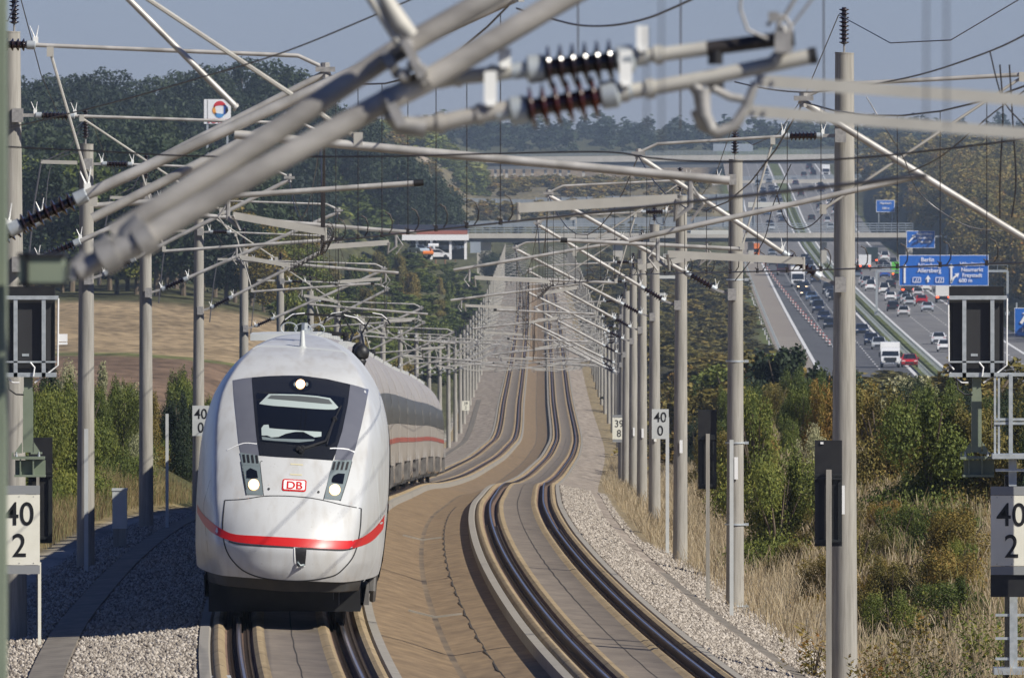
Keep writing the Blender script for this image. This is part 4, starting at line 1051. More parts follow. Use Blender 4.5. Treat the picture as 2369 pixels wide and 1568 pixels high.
# lettering helper --------------------------------------------------------------
def text_mesh(body, size, mats, ext=.003, sx=1., bold=0.):
    cu=bpy.data.curves.new('lettering','FONT'); cu.body=body; cu.size=size; cu.extrude=ext; cu.align_x='CENTER'; cu.align_y='CENTER'; cu.offset=bold
    t=bpy.data.objects.new('lettering',cu); COL.objects.link(t)
    dg=bpy.context.evaluated_depsgraph_get(); me=bpy.data.meshes.new_from_object(t.evaluated_get(dg)); bpy.data.objects.remove(t)
    me.materials.clear(); me.materials.append(mats)
    for v in me.vertices: v.co.x*=sx
    me.update(); return me
def place_text(name, body, size, m, parent, loc, sx=1., bold=0., rot=0., ext=.003):
    me=text_mesh(body,size,m,ext,sx,bold); o=link(name,me,parent); o.location=Vector(loc)-(parent_world(parent) if parent else Vector()); o.rotation_euler=(PI/2,rot,0); return o
# logo: letters in a rounded frame, laid on the skin
lc=cb(1165,267); a0,h0=pix2(*lc)
def rrect(w,h,r,n=4):
    out=[]
    for cx,cy,s in ((w/2-r,h/2-r,0),(-w/2+r,h/2-r,1),(-w/2+r,-h/2+r,2),(w/2-r,-h/2+r,3)):
        for i in range(n+1): t=(s+i/n)*PI/2; out.append((cx+r*math.cos(t),cy+r*math.sin(t)))
    return out
plate=conform('emblem_plate',[(a0+x,h0+y) for x,y in rrect(.345,.165,.03)],M['trainred'],.008,step=.04,px=False)
conform('emblem_field',[(a0+x,h0+y) for x,y in rrect(.305,.128,.02)],M['white'],.013,plate,step=.04,px=False)
me=text_mesh('DB',.148,M['trainred'],.002,1.22,.0035)
for v in me.vertices:
    x,y=v.co.x+a0,v.co.y+h0; q=tl(x,y,nF(x,y)-.020-v.co.z); v.co=q
me.update(); link('lettering',me,plate)
# skirt, antenna
mb=MB(); rws=[]
for a in np.linspace(-1.12,1.12,25):
    s=nF(a,.75)+.10; rws.append([tl(a,.76,s-.02),tl(a*.97,.56+.03*abs(a),s+.12),tl(a*.97,.57,s+.3)])
mb.grid(rws); mb.build('underskirt',M['skirt'],nose,local=True)
mb=MB(); ax=onskin(*ca(940,170),0); mb.lathe(ax+Vector((0,0,-.05)),ax+Vector((0,.05,.24)),[(0,.09),(.12,.085),(.2,.045),(1,.028)],10); mb.build('roof_antenna',M['boardgrey'],nose,local=True)
mb=MB()
rws=[[tl(a,h,s_) for a,h in ((-1.18,.62),(-1.15,.32),(1.15,.32),(1.18,.62))] for s_ in (3.2,5.5,8.2)]
mb.grid(rws); mb.build('belly_shade_pan',M['skirt'],nose,local=True)  # dark underside sheet added to block light below the nose
mb=MB(); mb.box(tl(0,.52,1.75),(1.45,.35,.26)); mb.box(tl(0,.44,2.6),(1.6,1.1,.30)); mb.box(tl(0,.42,4.2),(2.2,2.0,.5)); mb.build('deflector_shade_fill',M['black'],nose,False,local=True)  # deflector boxes in black, also filling in the shade under the nose
# ---- coaches
def TC(s): # world centre line of the train at distance s behind the tip
    Z=Z0+s; return Vector((X_(Z)-UT+TOFF, Z, -float(fD(Z))+float(cant(Z))*UT)), math.atan(max(ROLL,0)*0+float(cant(Z))*.92)
def tw(s,a,h):
    c,ro=TC(s); x=a*math.cos(ro)+h*math.sin(ro); z=h*math.cos(ro)-a*math.sin(ro)
    return Vector((c.x+x, c.y, c.z+z))-Vector(train.location)
secH=[.32,.42,.6,.9,1.3,2.2,2.6,3.0,3.3,3.6,3.8,3.95,4.04,4.10,4.125]
sec=[(-float(fW(h)),h) for h in secH]+[(float(fW(h)),h) for h in reversed(secH[:-1])]
sec=[(a,max(h,.34)) for a,h in sec]
def loft(s0,s1,step=4.,sc_=1.,sec=sec):
    n=max(1,int(round((s1-s0)/step))); return [[tw(s0+(s1-s0)*i/n, a*sc_, 2.1+(h-2.1)*sc_) for a,h in sec] for i in range(n+1)]
def band(s0,s1,h0,h1,off,side,m,name,parent):
    n=max(1,int(round((s1-s0)/4.))); mb=MB(); rows=[]
    for i in range(n+1):
        s=s0+(s1-s0)*i/n; rows.append([tw(s,side*(float(fW(h))+off),h) for h in np.linspace(h0,h1,4)])
    mb.grid(rows); return mb.build(name,m,parent,True,180,local=True)
M['windowband']=mat('dark_window_band',(.09,.083,.072),rough=.28,spec=.7)
M['coachreflect']=mat('reflection_tan_coach_paint',(.50,.45,.385),(.42,.37,.31),rough=.35,scale=.8,coat=.2)  # tan tint paints in the ground reflected by the white coach sides
M['coachred']=mat('muted_red_stripe',(.42,.10,.07),rough=.35)  # duller red for the right-hand stripe of the coaches
M['gangway']=mat('dark_gangway',(.03,.03,.03),rough=.8)
s=0.
cars=[]
for c in range(13):
    s0 = 0 if c==0 else s; s1 = 28.3*(c+1)-.35
    b0 = 7.9 if c==0 else s0+.35
    mb=MB(); rws=loft(b0,s1-.35); mb.grid(rws,close=True)
    n=len(rws[0]); k0=mb.vadd([rws[-1][i] for i in range(n)]); mb.face([k0+i for i in range(n)])
    if c: k0=mb.vadd([rws[0][i] for i in range(n)]); mb.face([k0+i for i in reversed(range(n))])
    coach=mb.build('coach',M['coachreflect'] if c else M['trainwhite'],train,True,45,local=True)
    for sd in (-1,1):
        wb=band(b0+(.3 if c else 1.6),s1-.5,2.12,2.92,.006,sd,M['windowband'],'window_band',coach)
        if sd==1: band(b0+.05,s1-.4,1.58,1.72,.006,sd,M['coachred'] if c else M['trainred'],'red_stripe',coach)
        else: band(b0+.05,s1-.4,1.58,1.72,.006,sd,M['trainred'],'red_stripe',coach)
        # door
        for ds in (b0+.45, s1-1.55):
            mb=MB(); mb.grid([[tw(ds+q,sd*(float(fW(h))+.012),h) for h in (.62,1.5,2.2,2.6,2.9)] for q in (0,.95)]); 
            if c<5 : mb.build('door',M['coachreflect'] if c else M['trainwhite'],coach,True,180,local=True)
        mb=MB()
        mb.grid([[tw(s1-.42+q,sd*(float(fW(h))+.035),h) for h in secH[2:12]] for q in (0,.15)]); mb.build('end_glint',M['white'],coach,True,180,local=True)  # white strip painted as the light caught along each coach end
    # underside gear and bogies
    for bs in (b0+(2.2 if c else -2.2), s1-4.4):
        mb=MB()
        for q in (-1.25,1.25):
            for a in (-.75,.75): mb.lathe(tw(bs+q,a-.07,.46),tw(bs+q,a+.07,.46),[(0,.44),(.6,.45),(.75,.47),(1,.47)],16)
            mb.tube([tw(bs+q,-1.0,.46),tw(bs+q,1.0,.46)],.07,8)
        for a in (-1.02,1.02):
            mb.bar(tw(bs-1.7,a,.58),tw(bs+1.7,a,.58),.14,.2); mb.tube([tw(bs-.3,a*1.18,.35),tw(bs-.9,a*1.2,1.0)],.05,6)
            for q in (-1.25,1.25): mb.box(tw(bs+q,a,.46),(.24,.34,.34)); (mb.box(tw(bs+q*.9,a*1.37,.72),(.10,.5,.55)) if c else None); mb.tube([tw(bs+q+.2,a*1.15,.5),tw(bs+q+.2,a*1.15,.95)],.06,6)
        bg_=mb.build('bogie',M['bogie'],coach,True,40,local=True)
        mb=MB()
        for a in (-1.43,1.43):
            for q in (-1.25,1.25):
                pk=[tw(bs+q-.3,a,1.0),tw(bs+q+.3,a,1.0),tw(bs+q,a,1.42)]; mb.poly(pk); mb.poly([p_+Vector((.03 if a>0 else -.03,0,0)) for p_ in pk])
        mb.build('damper_cover',M['white'],bg_,False,local=True) if c else None
    mb=MB()
    for q in range(5):
        qq=b0+5.5+q*3.4
        if qq<s1-7: mb.box(tw(qq+1.4,0,.48),(2.3,2.6,.42))
    mb.build('underfloor_box',M['skirt'],coach,False,local=True)
    mb=MB()
    for q in (3.,8.,14.,20.,25.):
        if b0+q<s1-3: mb.box(tw(b0+q,.62,4.0),(.09,.12,.10)); mb.box(tw(b0+q+1.5,-.3,4.12),(1.0,1.6,.10))
    mb.build('roof_unit',M['boardgrey'],coach,False,local=True)
    if c in (0,1):
        cc=tw(s1-.1 if c==0 else s1-.1,.93,3.86); mb=MB(); mb.lathe(cc+Vector((-.02,0,-.2)),cc+Vector((.04,0,.19)),[(0,.05),(.15,.08),(.35,.10),(.42,.08),(.5,.12),(.75,.125),(.9,.09),(1,.03)],14)
        mb.build('roof_insulator_dome',M['black'],coach,True,60,local=True)
    if c<12:
        g=loft(s1-.35,s1+.70,.35,.93); mb=MB(); mb.grid(g,close=True); mb.build('gangway_bellows',M['gangway'],coach,True,45,local=True)
    s = s1+.35; cars.append((coach,b0,s1))
# pantographs
def panto(coach, s, raised):
    H = 5.3 if raised else 4.62
    mb=MB(); b=4.22
    for a in (-.5,.5): mb.bar(tw(s-1.0,a,b),tw(s+1.0,a,b),.07,.09)
    for q in (-.8,.8): mb.bar(tw(s+q,-.5,b),tw(s+q,.5,b),.07,.09)
    for a in (-.5,.5):
        for q in (-.8,.8): p=tw(s+q,a,4.0); mb.tube([p,p+Vector((0,0,.2))],.06,6)
    base=mb.build('pantograph',M['black'],coach,True,40,local=True)
    mb=MB()
    if raised:
        for a in (-.42,.42): mb.tube([tw(s-.7,a*.6,b),tw(s+1.2,a*.3,4.72)],.035,6); mb.tube([tw(s+1.2,a*.3,4.72),tw(s-.2,a*.95,H-.12)],.025,6)
    else:
        for a in (-.35,.35): mb.tube([tw(s-.7,a,b),tw(s+1.3,a,4.35),tw(s-.5,a,4.5)],.03,6)
    mb.build('pantograph_arm',M['black'],base,True,40,local=True)
    mb=MB()
    for q in (-.28,.28):
        mb.bar(tw(s-.3+q,-.52,H),tw(s-.3+q,.52,H),.05,.05)
        for sd in (-1,1): mb.tube([tw(s-.3+q,sd*.5,H),tw(s-.3+q,sd*.72,H-.04),tw(s-.3+q,sd*.9,H-.18),tw(s-.3+q,sd*.97,H-.30)],.022,6)
    mb.build('collector_head',M['black'],base,True,40,local=True)
    mb=MB()
    for sd in (-1,1): mb.tube([tw(s-.35-.28,sd*.45,H+.02),tw(s-.35-.28,sd*.72,H-.02),tw(s-.35-.28,sd*.88,H-.15)],.015,6)
    mb.build('collector_horn',M['white'],base,True,40,local=True)
panto(cars[3][0], 112, False); panto(cars[7][0], 206, True)
mb=MB()
for i in range(3):
    c=tw(24.+i*1.1,-.25+.22*i,4.25); pts=[c+Vector((.13*math.cos(t),0,.09*math.sin(t))) for t in np.linspace(0,2*PI,15)]; mb.tube(pts,.010,5)
mb.bar(tw(22,0,4.2),tw(30,.1,4.24),.06,.06); mb.tube([tw(24,.0,4.08),tw(24,0,4.35)],.05,8)
mb.build('roof_conductor',M['steel'],cars[0][0],True,40,local=True)
# ------------------------------------------------------------ nearest overhead fittings, 40 m away
def front(mb,x0,y0,x1,y1,Z,t,m=0): # upright slab covering a photo rectangle at distance Z
    a=P(x0,y0,Z); b=P(x1,y1,Z); mb.box(((a.x+b.x)/2,Z+t/2,(a.z+b.z)/2),(abs(b.x-a.x),t,abs(a.z-b.z)),m)
ZN=40.
def N(x,y,dz=0.): return P(x,y,ZN+dz)
near=empty('near_cantilever', N(100,620), 'big out-of-focus cantilever of two thick grey tubes crossing the top of the picture','cantilever')
o_=near.location
mb=MB(o_); mb.tube([N(1124+380,-240),N(1124,0),N(903,126),N(600,330),N(354,487),N(262,545)],.033,16); mb.build('upper_tube',M['alu_near'],near)
mb=MB(o_); mb.tube([N(1267+300,20-170,-.1),N(1267,20,-.1),N(984,190,-.1),N(886,238,-.1),N(600,395,-.1),N(345,545,-.1)],.034,16); mb.build('lower_tube',M['alu_near'],near)
mb=MB(o_)
for pts,r in (([(352,540),(318,560)],.052),([(330,515),(300,540),(285,585)],.034),([(318,560),(268,580)],.042),([(268,580),(232,600)],.054),([(232,600),(180,628)],.030),([(200,590),(172,612),(168,648)],.02),([(250,545),(235,590)],.025)):
    mb.tube([N(*p,-.1) for p in pts],r,12)
mb.build('tube_joint',M['fitting'],near)
mb=MB(o_); mb.box(N(98,622),(.128,.25,.086)); a=mb.build('bracket_box',M['greenpaint'],near,False)
mb=MB(o_); mb.box(N(98,590),(.14,.27,.012)); mb.box(N(98,657),(.14,.27,.012)); mb.box(N(66,622,-.0),(.01,.27,.10)); mb.build('bracket_flange',M['black'],near,False)
mb=MB(o_)
mb.tube([N(820,-60,-.15),N(925,105,-.15)],.012,10); mb.tube([N(875,-30,-.15),N(925,55,-.15),N(955,85,-.15)],[.018,.03,.02],10)
mb.build('strut',M['flat'],near)
mb=MB(o_)
for p,d,r in (((905,148),(20,-12),.046),((950,118),(14,-8),.044),((975,175),(16,-10),.043),((905,236),(18,-10),.045)):
    a=N(p[0]-d[0]/2,p[1]-d[1]/2,-.05 if p[1]<170 else -.12); b=N(p[0]+d[0]/2,p[1]+d[1]/2,-.05 if p[1]<170 else -.12); mb.tube([a,b],r,14)
for p in ((940,105),(958,150),(935,175),(975,165),(915,275)): mb.lathe(N(*p,-.2),N(*p,0),[(0,.012),(.1,.022),(.9,.022),(1,.012)],10)
mb.bar(N(935,95,-.2),N(975,180,-.2),.03,.02); mb.bar(N(905,240,-.2),N(930,290,-.2),.035,.03)
mb.tube([N(895,262,-.1),N(925,290,-.1),N(985,296,-.1)],[.018,.028,.03],12)
mb.build('clamp',M['fitting'],near)
# the two insulated arms
def arm(pts_l, ins, pts_r, rl, rr, red, lab, dark=None, cap=None, mt='flat'):
    r=empty('insulated_arm', N(*pts_l[0]), lab, 'insulated arm'); o=r.location
    mb=MB(o); mb.tube([N(*p) for p in pts_l],rl,14)
    for t in pts_l[1:-1]: mb.tube([N(t[0]-8,t[1]+1),N(t[0]+8,t[1]-1)],rl*1.25,14)
    mb.build('inner_tube',M[mt],r)
    mb=MB(o); mb.tube([N(*p) for p in pts_r],rr,14)
    for p in pts_r[:2]: mb.tube([N(p[0]-6,p[1]+1),N(p[0]+14,p[1]-2)],rr*1.35,14)
    mb.build('outer_tube',M['flat'],r)
    a,b=N(*ins[0]),N(*ins[1]); mb=MB(o); mb.lathe(a,b,insprof(6,.026,.064),20); mb.build('insulator',M['insul_red'] if red else M['insul'],r,True,60)
    d=(b-a).normalized()
    for c,s in ((a,-1),(b,1)): mb=MB(o); mb.lathe(c-d*.005*s,c+d*.052*s,[(0,.030),(.1,.040),(.85,.042),(1,.03)],18); mb.tube([c+d*.05*s,c+d*.09*s],.024,12); mb.build('insulator_cap',M['cap'],r)
    if dark: mb=MB(o); mb.tube([N(*p) for p in dark],rr*1.02,14); mb.build('dark_tube',M['wire'],r)
    if cap: mb=MB(o); mb.tube([N(*p) for p in cap],rr*1.1,14); mb.build('end_cap',M['black'],r)
    return r,o
ra,oa=arm([(1010,190),(1060,180),(1140,172),(1185,165)],[(1258,158),(1428,140)],[(1480,130),(1520,128),(1640,112)],.022,.021,False,'nearest insulated arm with black ribbed insulator and dark tube end, upper of the pair',
   dark=[(1635,113),(1700,105),(1800,92)],cap=[(1790,93),(1838,90)])
rb,ob=arm([(930,292),(1020,285),(1110,265),(1190,250)],[(1218,252),(1392,222)],[(1440,214),(1500,206),(1640,180),(1880,130)],.025,.022,True,'nearest insulated arm with red-brown ribbed insulator and black end cap, lower of the pair',cap=[(1872,131),(1890,128)],mt='alu_near')
for r,o,L in ((ra,oa,((1168,150,112),(1487,112,60))),(rb,ob,((1135,238,165),(1448,192,118)))):
    for x,y0,y1 in L:
        mb=MB(o); front(mb,x-15,min(y0,y1),x+14,max(y0,y1),ZN-.04,.012); front(mb,x-10,max(y0,y1),x+10,max(y0,y1)+8,ZN-.045,.03); mb.build('bird_guard',M['spike'],r,False)
mb=MB(oa); 
mb.tube([N(1655,118),N(1655,150)],.022,10); mb.build('clip',M['black'],ra)
mb=MB(oa)
for pts,r in (([(1795,100),(1800,60),(1820,30),(1850,-20)],.006),([(1780,92),(1730,70),(1712,20),(1716,-20)],.005),([(1775,60),(1790,40),(1815,38),(1830,60),(1826,95)],.006),([(1800,125),(1820,90),(1810,60)],.013),([(1790,140),(1805,120),(1830,105)],.016),([(1825,70),(1900,-30)],.004)):
    mb.tube([N(*p,-.05) for p in pts],r,8)
mb.box(N(1812,98,-.06),(.05,.04,.06)); mb.box(N(1790,40,-.06),(.03,.03,.03)); mb.build('wire_clamp',M['fitting'],ra)
# curved hook and the two flat arms at the right
hk=empty('steady_arm_hook', N(1640,190), 'out-of-focus curved grey hook hanging from the lower insulated arm','hook'); oh=hk.location
mb=MB(oh); mb.tube([N(1604,178),N(1608,200),N(1618,215)],.020,10); mb.tube([N(1622,205,-.05),N(1628,265,-.05),N(1645,300,-.05)],[.026,.022,.02],10)
mb.tube([N(1606,255),N(1622,290),N(1660,308),N(1700,290),N(1728,245),N(1748,190)],[.012,.016,.018,.017,.015,.012],10); mb.tube([N(1650,205),N(1690,225),N(1720,230)],.012,8)
mb.box(N(1655,200,.05),(.05,.05,.04)); mb.build('hook_body',M['fitting'],hk)
for (p,q,l,w) in (((1748,187),(2420,235),'upper pale flat steady arm crossing the right side of the sky, out of focus',.036),((1728,256),(2420,313),'lower pale flat steady arm crossing the right side of the sky, out of focus',.034)):
    mb=MB(N(*p)); mb.bar(N(*p),N(*q),.012,w); r=mb.build('flat_steady_arm',M['flat'],None,False); tag(r,l,'steady arm')
    mb=MB(parent_world(r)); d=(N(*q)-N(*p)).normalized()
    for t in (.022,.052): c=N(*p)+d*t; mb.lathe(c+Vector((0,-.012,0)),c+Vector((0,-.004,0)),[(0,.007),(1,.008)],10)
    mb.build('rivet',M['fitting'],r)
# green steel post at the left edge
mb=MB(N(-70,900)); mb.box(Vector((N(-62,0).x,ZN+.3,-4.3)),(.17,.2,12.0)); tag(mb.build('steel_post',M['greenpaint'],None,False),'blurred green steel post at the extreme left edge carrying the nearest cantilever','post')
# rods and tubes of the second cantilever on the left, 106 m away
for (p,q,r_,l,nm) in (((214,505),(668,272),.037,'lower grey tube running up from the big brown insulator at the left edge','cantilever_tube'),((285,-14),(548,250),.024,'thicker of the two rods slanting down from the top left','diagonal_rod')):
    mb=MB(P(*p,106.2)); mb.tube([P(*p,106.2),P(*q,106.2)],r_,12); mb.tube([P(q[0]-6,q[1]-(3 if r_<.03 else -3),106.2),P(*q,106.2)],r_*1.35,12); tag(mb.build(nm,M['alu']),l,'tube')
# cables traced in space
def cable(name,pts,r,label,m='wire',cat='cable'):
    pp=[P(*p) for p in pts]; out=[]; n=len(pp)
    for i in range(n-1):
        p0,p1,p2,p3=pp[max(i-1,0)],pp[i],pp[i+1],pp[min(i+2,n-1)]
        for k in range(6):
            t=k/6; out.append(.5*((2*p1)+(-p0+p2)*t+(2*p0-5*p1+4*p2-p3)*t*t+(-p0+3*p1-3*p2+p3)*t**3))
    out.append(pp[-1]); mb=MB(pp[0]); mb.tube(out,r,5); return tag(mb.build(name,M[m]),label,cat)
cable('sagging_cable',[(-30,308,118),(240,243,112),(470,178,106),(660,120,101),(880,30,95),(1040,-40,90)],.006,'black cable climbing from the left edge to the top of the picture')
cable('sagging_cable',[(-30,338,100),(230,350,98),(470,362,96),(900,362,93),(1133,356,91),(1400,352,90),(1507,366,89),(1643,374,88),(1933,369,86),(2160,348,84),(2400,318,82)],.0065,'dark cable running almost level across the whole picture below the skyline')
cable('sagging_cable',[(1195,20,106),(1290,48,99),(1350,60,95),(1420,59,90),(1490,45,86),(1550,22,82),(1640,-20,77)],.0075,'black sagging carrying cable in the top middle, right of the thick tubes')
cable('sagging_cable',[(1700,190,142),(1780,207,136),(1870,214,131),(1960,205,126),(2125,174,118),(2295,117,108),(2400,65,102)],.0075,'black sagging carrying cable rising to the top right corner')
cable('jumper_cable',[(2313,150,106),(2320,260,106),(2314,400,106),(2313,505,106)],.007,'left of the two dark cables hanging at the right edge')
cable('jumper_cable',[(2335,150,107),(2344,300,107),(2350,420,107),(2340,505,107)],.007,'right of the two dark cables hanging at the right edge')
cable('jumper_cable',[(2290,120,106),(2320,230,106),(2369,290,106),(2400,330,106)],.006,'dark cable crossing down to the right edge below the brown insulator')
cable('jumper_cable',[(2400,190,106),(2300,260,108),(2180,360,112),(2100,400,115)],.006,'thin dark cable descending leftwards from the right edge')
cable('jumper_cable',[(2005,225,140),(2050,300,140),(2090,365,141),(2130,450,142),(2230,520,142),(2320,535,142)],.006,'grey looping cable right of the foremost right mast','wire_grey')
cable('jumper_cable',[(1830,380,200),(1790,470,200),(1765,560,200),(1700,650,200)],.008,'dark cable slanting down across the banded mast')
cable('jumper_cable',[(1930,455,200),(1900,500,200),(1870,525,200),(1835,528,200),(1812,500,200),(1795,440,200)],.009,'u-shaped hanging cable in front of the motorway')
cable('jumper_cable',[(205,310,262),(180,350,262),(120,380,262),(104,500,262)],.010,'pale cable looping left of the second left mast','wire_grey')
for i,(x,y0,y1) in enumerate(((1337,-20,260),(1575,-20,300),(1905,-20,290),(2143,-20,280),(2189,-20,300),(1495,120,300),(1530,-20,350))):
    mb=MB(P(x,y0,24 if i>2 else 60)); Zw=24 if i>2 else 60; mb.tube([P(x,y0-60,Zw),P(x+random.uniform(-2,2),y1,Zw)],.0021 if i>2 else .004,5)
    tag(mb.build('dropper_wire',M['wire_grey']),'thin vertical dropper wire hanging against the sky, %s from the left' % ordw([1,3,5,6,7,2,4][i]) ,'wire','near dropper wires')
# ------------------------------------------------------------ signals, boards, posts
def rod(mb,pts,Z,r,k=8): mb.tube([P(x,y,Z) for x,y in pts],r,k)
def signal(dx, lab, right):
    Z=196.; s=FP/Z
    px=2258+dx; root=empty('line_signal', P(px,1100,Z), lab, 'signal'); o=root.location
    mb=MB(o); front(mb,2196+dx,663,2322+dx,862,Z,.10); mb.build('signal_screen',M['black'],root,False)
    mb=MB(o); front(mb,2205+dx,700,2312+dx,838,Z-.012,.01); mb.build('back_plate',mat('charcoal_plate',(.035,.035,.036),rough=.5),root,False)
    mb=MB(o); front(mb,2246+dx,818,2262+dx,824,Z-.02,.006); mb.build('type_plate',M['steel'],root,False)
    mb=MB(o)
    for x in (2231,2296): front(mb,x-4.5+dx,690,x+4.5+dx,872,Z-.10,.05)
    front(mb,2196+dx,684,2330+dx,693,Z-.11,.04); front(mb,2196+dx,862,2325+dx,872,Z-.10,.14); front(mb,2196+dx,835,2325+dx,839,Z-.10,.03)
    mb.build('steel_frame',M['steel'],root,False)
    mb=MB(o); rod(mb,[(2194+dx,690),(2195+dx,840),(2207+dx,855)],Z-.05,.012); rod(mb,[(2198+dx,862),(2225+dx,885),(2240+dx,885)],Z-.05,.012); rod(mb,[(2330+dx,690),(2329+dx,845),(2300+dx,868),(2275+dx,885)],Z-.05,.012)
    rod(mb,[(2265+dx,838),(2275+dx,850),(2272+dx,870)],Z-.12,.012); mb.build('conduit',M['white'],root)
    mb=MB(o); rod(mb,[(2212+dx,870),(2216+dx,900),(2232+dx,912),(2250+dx,913)],Z-.05,.012); mb.build('signal_cable',M['black'],root)
    mb=MB(o); front(mb,2250+dx,872,2270+dx,905,Z,.10); front(mb,2248+dx,905,2271+dx,1046,Z,.14)
    front(mb,2222+dx,1056,2298+dx,1062,Z-.06,.26); front(mb,2222+dx,1046,2226+dx,1056,Z,.05); front(mb,2266+dx,1046,2292+dx,1050,Z-.02,.16)
    for q in (0,1):
        a=P(2246+dx if q==0 else 2273+dx,1022,Z-.01); b=P(2228+dx if q==0 else 2290+dx,1048,Z-.01); c=P(2246+dx if q==0 else 2273+dx,1048,Z-.01)
        mb.poly([a,b,c]); mb.poly([p+Vector((0,.02,0)) for p in (c,b,a)])
    mb.build('green_post',M['greenpaint'],root,False)
    mb=MB(o); front(mb,2230+dx,1064,2300+dx,1100,Z+.06,.06)
    for x in (2242,2272): front(mb,x-1.5+dx,1062,x+1.5+dx,1100,Z-.04,.10)
    front(mb,2228+dx,1098,2300+dx,1103,Z-.05,.2)
    mb.build('bracket_beam',M['greenpaint'],root,False)
    mb=MB(o)
    for x in (2233,2285): mb.lathe(P(x+dx,1057,Z-.02),P(x+dx,1045,Z-.02),[(0,.018),(.5,.018),(.51,.01),(1,.01)],8)
    mb.build('bolt',M['steel'],root)
    return root,o
sr,so_=signal(0,'black line signal seen from behind, with railed ladder platform, at the right edge',True)
Z=196.
mb=MB(so_)
for x in (2302,2311): front(mb,x-2.5,862,x+2.5,1052,Z-.3,.05)
front(mb,2334,865,2343,1048,Z-.35,.05)
for y,t in ((866,4),(970,3),(979,3)): front(mb,2300,y-t,2420,y+t,Z-.32,.04)
front(mb,2296,1050,2430,1061,Z-.45,.5); mb.build('platform_rail',M['steel'],sr,False)
mb=MB(so_); front(mb,2334,1062,2352,1124,Z-.2,.1); front(mb,2336,1340,2354,1545,Z-.35,.10)
for y in (1087,1368,1422,1476,1523): front(mb,2303 if y>1100 else 2303,y-3,2390,y+3,Z-.33,.03)
front(mb,2300,1545,2400,1560,Z-.5,.6); mb.build('ladder',M['steel'],sr,False)
c_=P(2315,1200,195.2)+Vector((sdir.x,sdir.y,0)).normalized()*1.15
mb=MB(so_); mb.tube([Vector((c_.x,c_.y,-9.6)),Vector((c_.x,c_.y,-3.2))],.10,14); mb.build('board_shade_post',M['steel'],sr)  # unseen column added so its shadow covers part of the right board
mb=MB(so_); front(mb,2325,1100,2336,1640,Z,.2); mb.build('dark_pillar',M['black'],sr,False)
def number_board(x0,y0,x1,y1,Z,top,bot,lab,m='boardwhite',frame=True,box=False):
    c=P((x0+x1)/2,(y0+y1)/2,Z); root=empty('kilometre_board',c,lab,'kilometre board')
    mb=MB(c); front(mb,x0,y0,x1,y1,Z,.02); mb.build('plate',M[m],root,False)
    h=abs(P(0,y1,Z).z-P(0,y0,Z).z); s=FP/Z
    if frame:
        mb=MB(c); f=.13*(y1-y0); front(mb,x0,y0-f,x1,y0-1,Z+.002,.05); front(mb,x0,y1+1,x1,y1+f,Z+.002,.05); front(mb,x0+4,y0,x1-4,y1,Z+.03,.03); mb.build('frame',M['cablegrey'],root,False)
        mb=MB(c)
        for fx in (.15,.5,.85):
            for fy in (.025,.975): p=P(x0+(x1-x0)*fx,y0+(y1-y0)*fy,Z); mb.lathe(p,p+Vector((0,-.006,0)),[(0,.008),(1,.006)],8)
        mb.build('rivet',M['fitting'],root)
    for body,fy in ((top,.29),(bot,.74)):
        p=P((x0+x1)/2,y0+(y1-y0)*fy,Z-.004); place_text('lettering',body,h*.47,M['ink'],root,p,.92,.003,0,.002)
    if box: mb=MB(c); front(mb,x0,y1+20,x1,y1+72,Z+.05,.1); mb.build('mounting_box',M['black'],root,False)
    return root
place_board=number_board
number_board(-3,1144,92,1306,195.6,'40','2','large cream kilometre board reading 40 2 at the left edge')
number_board(2292,1146,2388,1308,195.2,'40','2','large kilometre board reading 40 2 cut off by the right edge',box=True)
number_board(1508,946,1547,1015,381.5,'40','0','pale grey kilometre board reading 40 0 on a mast of the right row','boardgrey',False)
number_board(445,938,484,1008,381.5,'40','0','kilometre board reading 40 0 half hidden by the nose of the train','boardgrey',False)
r=number_board(1417,966,1447,1016,621.3,'39','8','cream kilometre board reading 39 8 on the far part of the right row',frame=True)
number_board(1069,927,1086,949,1221,'39','2','tiny cream kilometre board beside the left row of masts far behind the train',frame=False)
def post(x0,x1,yt,Z,lab,m='conc',screen=None,name='marker_post',cat='post'):
    a=P((x0+x1)/2,yt,Z); g=G(a.x,Z); root=empty(name,(a.x,Z,g),lab,cat); w=P(x1,0,Z).x-P(x0,0,Z).x
    mb=MB(root.location); mb.box((a.x,Z,(a.z+g-.4)/2),(w,w*.9,a.z-g+.4)); mb.build('post_shaft',M[m],root,False)
    if screen:
        x0,y0,x1,y1=screen; mb=MB(root.location); front(mb,x0,y0,x1,y1,Z+.10,.06); mb.build('screen',M['black'],root,False)
        mb=MB(root.location); 
        for f in (.33,.36,.95): yy=y0+(y1-y0)*f; front(mb,x0,yy-3,x1,yy+3,Z+.05,.05)
        front(mb,x0+1,y0+(y1-y0)*.4,x0+9,y1-6,Z+.06,.04); front(mb,x1-9,y0+(y1-y0)*.4,x1-1,y1-6,Z+.06,.04)
        mb.build('screen_rib',mat('dark_rib',(.02,.022,.022),rough=.4),root,False)
        if x0>1800: mb=MB(root.location); front(mb,x0+13,y0+4,x0+20,y0+9,Z+.08,.01); mb.build('small_label',M['white'],root,False)
    return root
post(1911,1924,1086,199,'slender pale post carrying a black screen in front of the foremost right mast',screen=(1885,1018,1948,1263),name='screen_post',cat='screen post')
post(1633,1642,1003,262,'slender pale post carrying a smaller black screen between two right masts',screen=(1615,948,1658,1131),name='screen_post',cat='screen post')
post(84,91,1092,205,'slender post with a tall black screen partly behind the left 40 2 board',screen=(66,1012,121,1256),name='screen_post',cat='screen post')
post(1688,1697,1017,248,'thin pale post standing in front of the banded mast','boardgrey')
post(383,390,957,314,'thin white post between the third and fourth left masts','boardgrey')
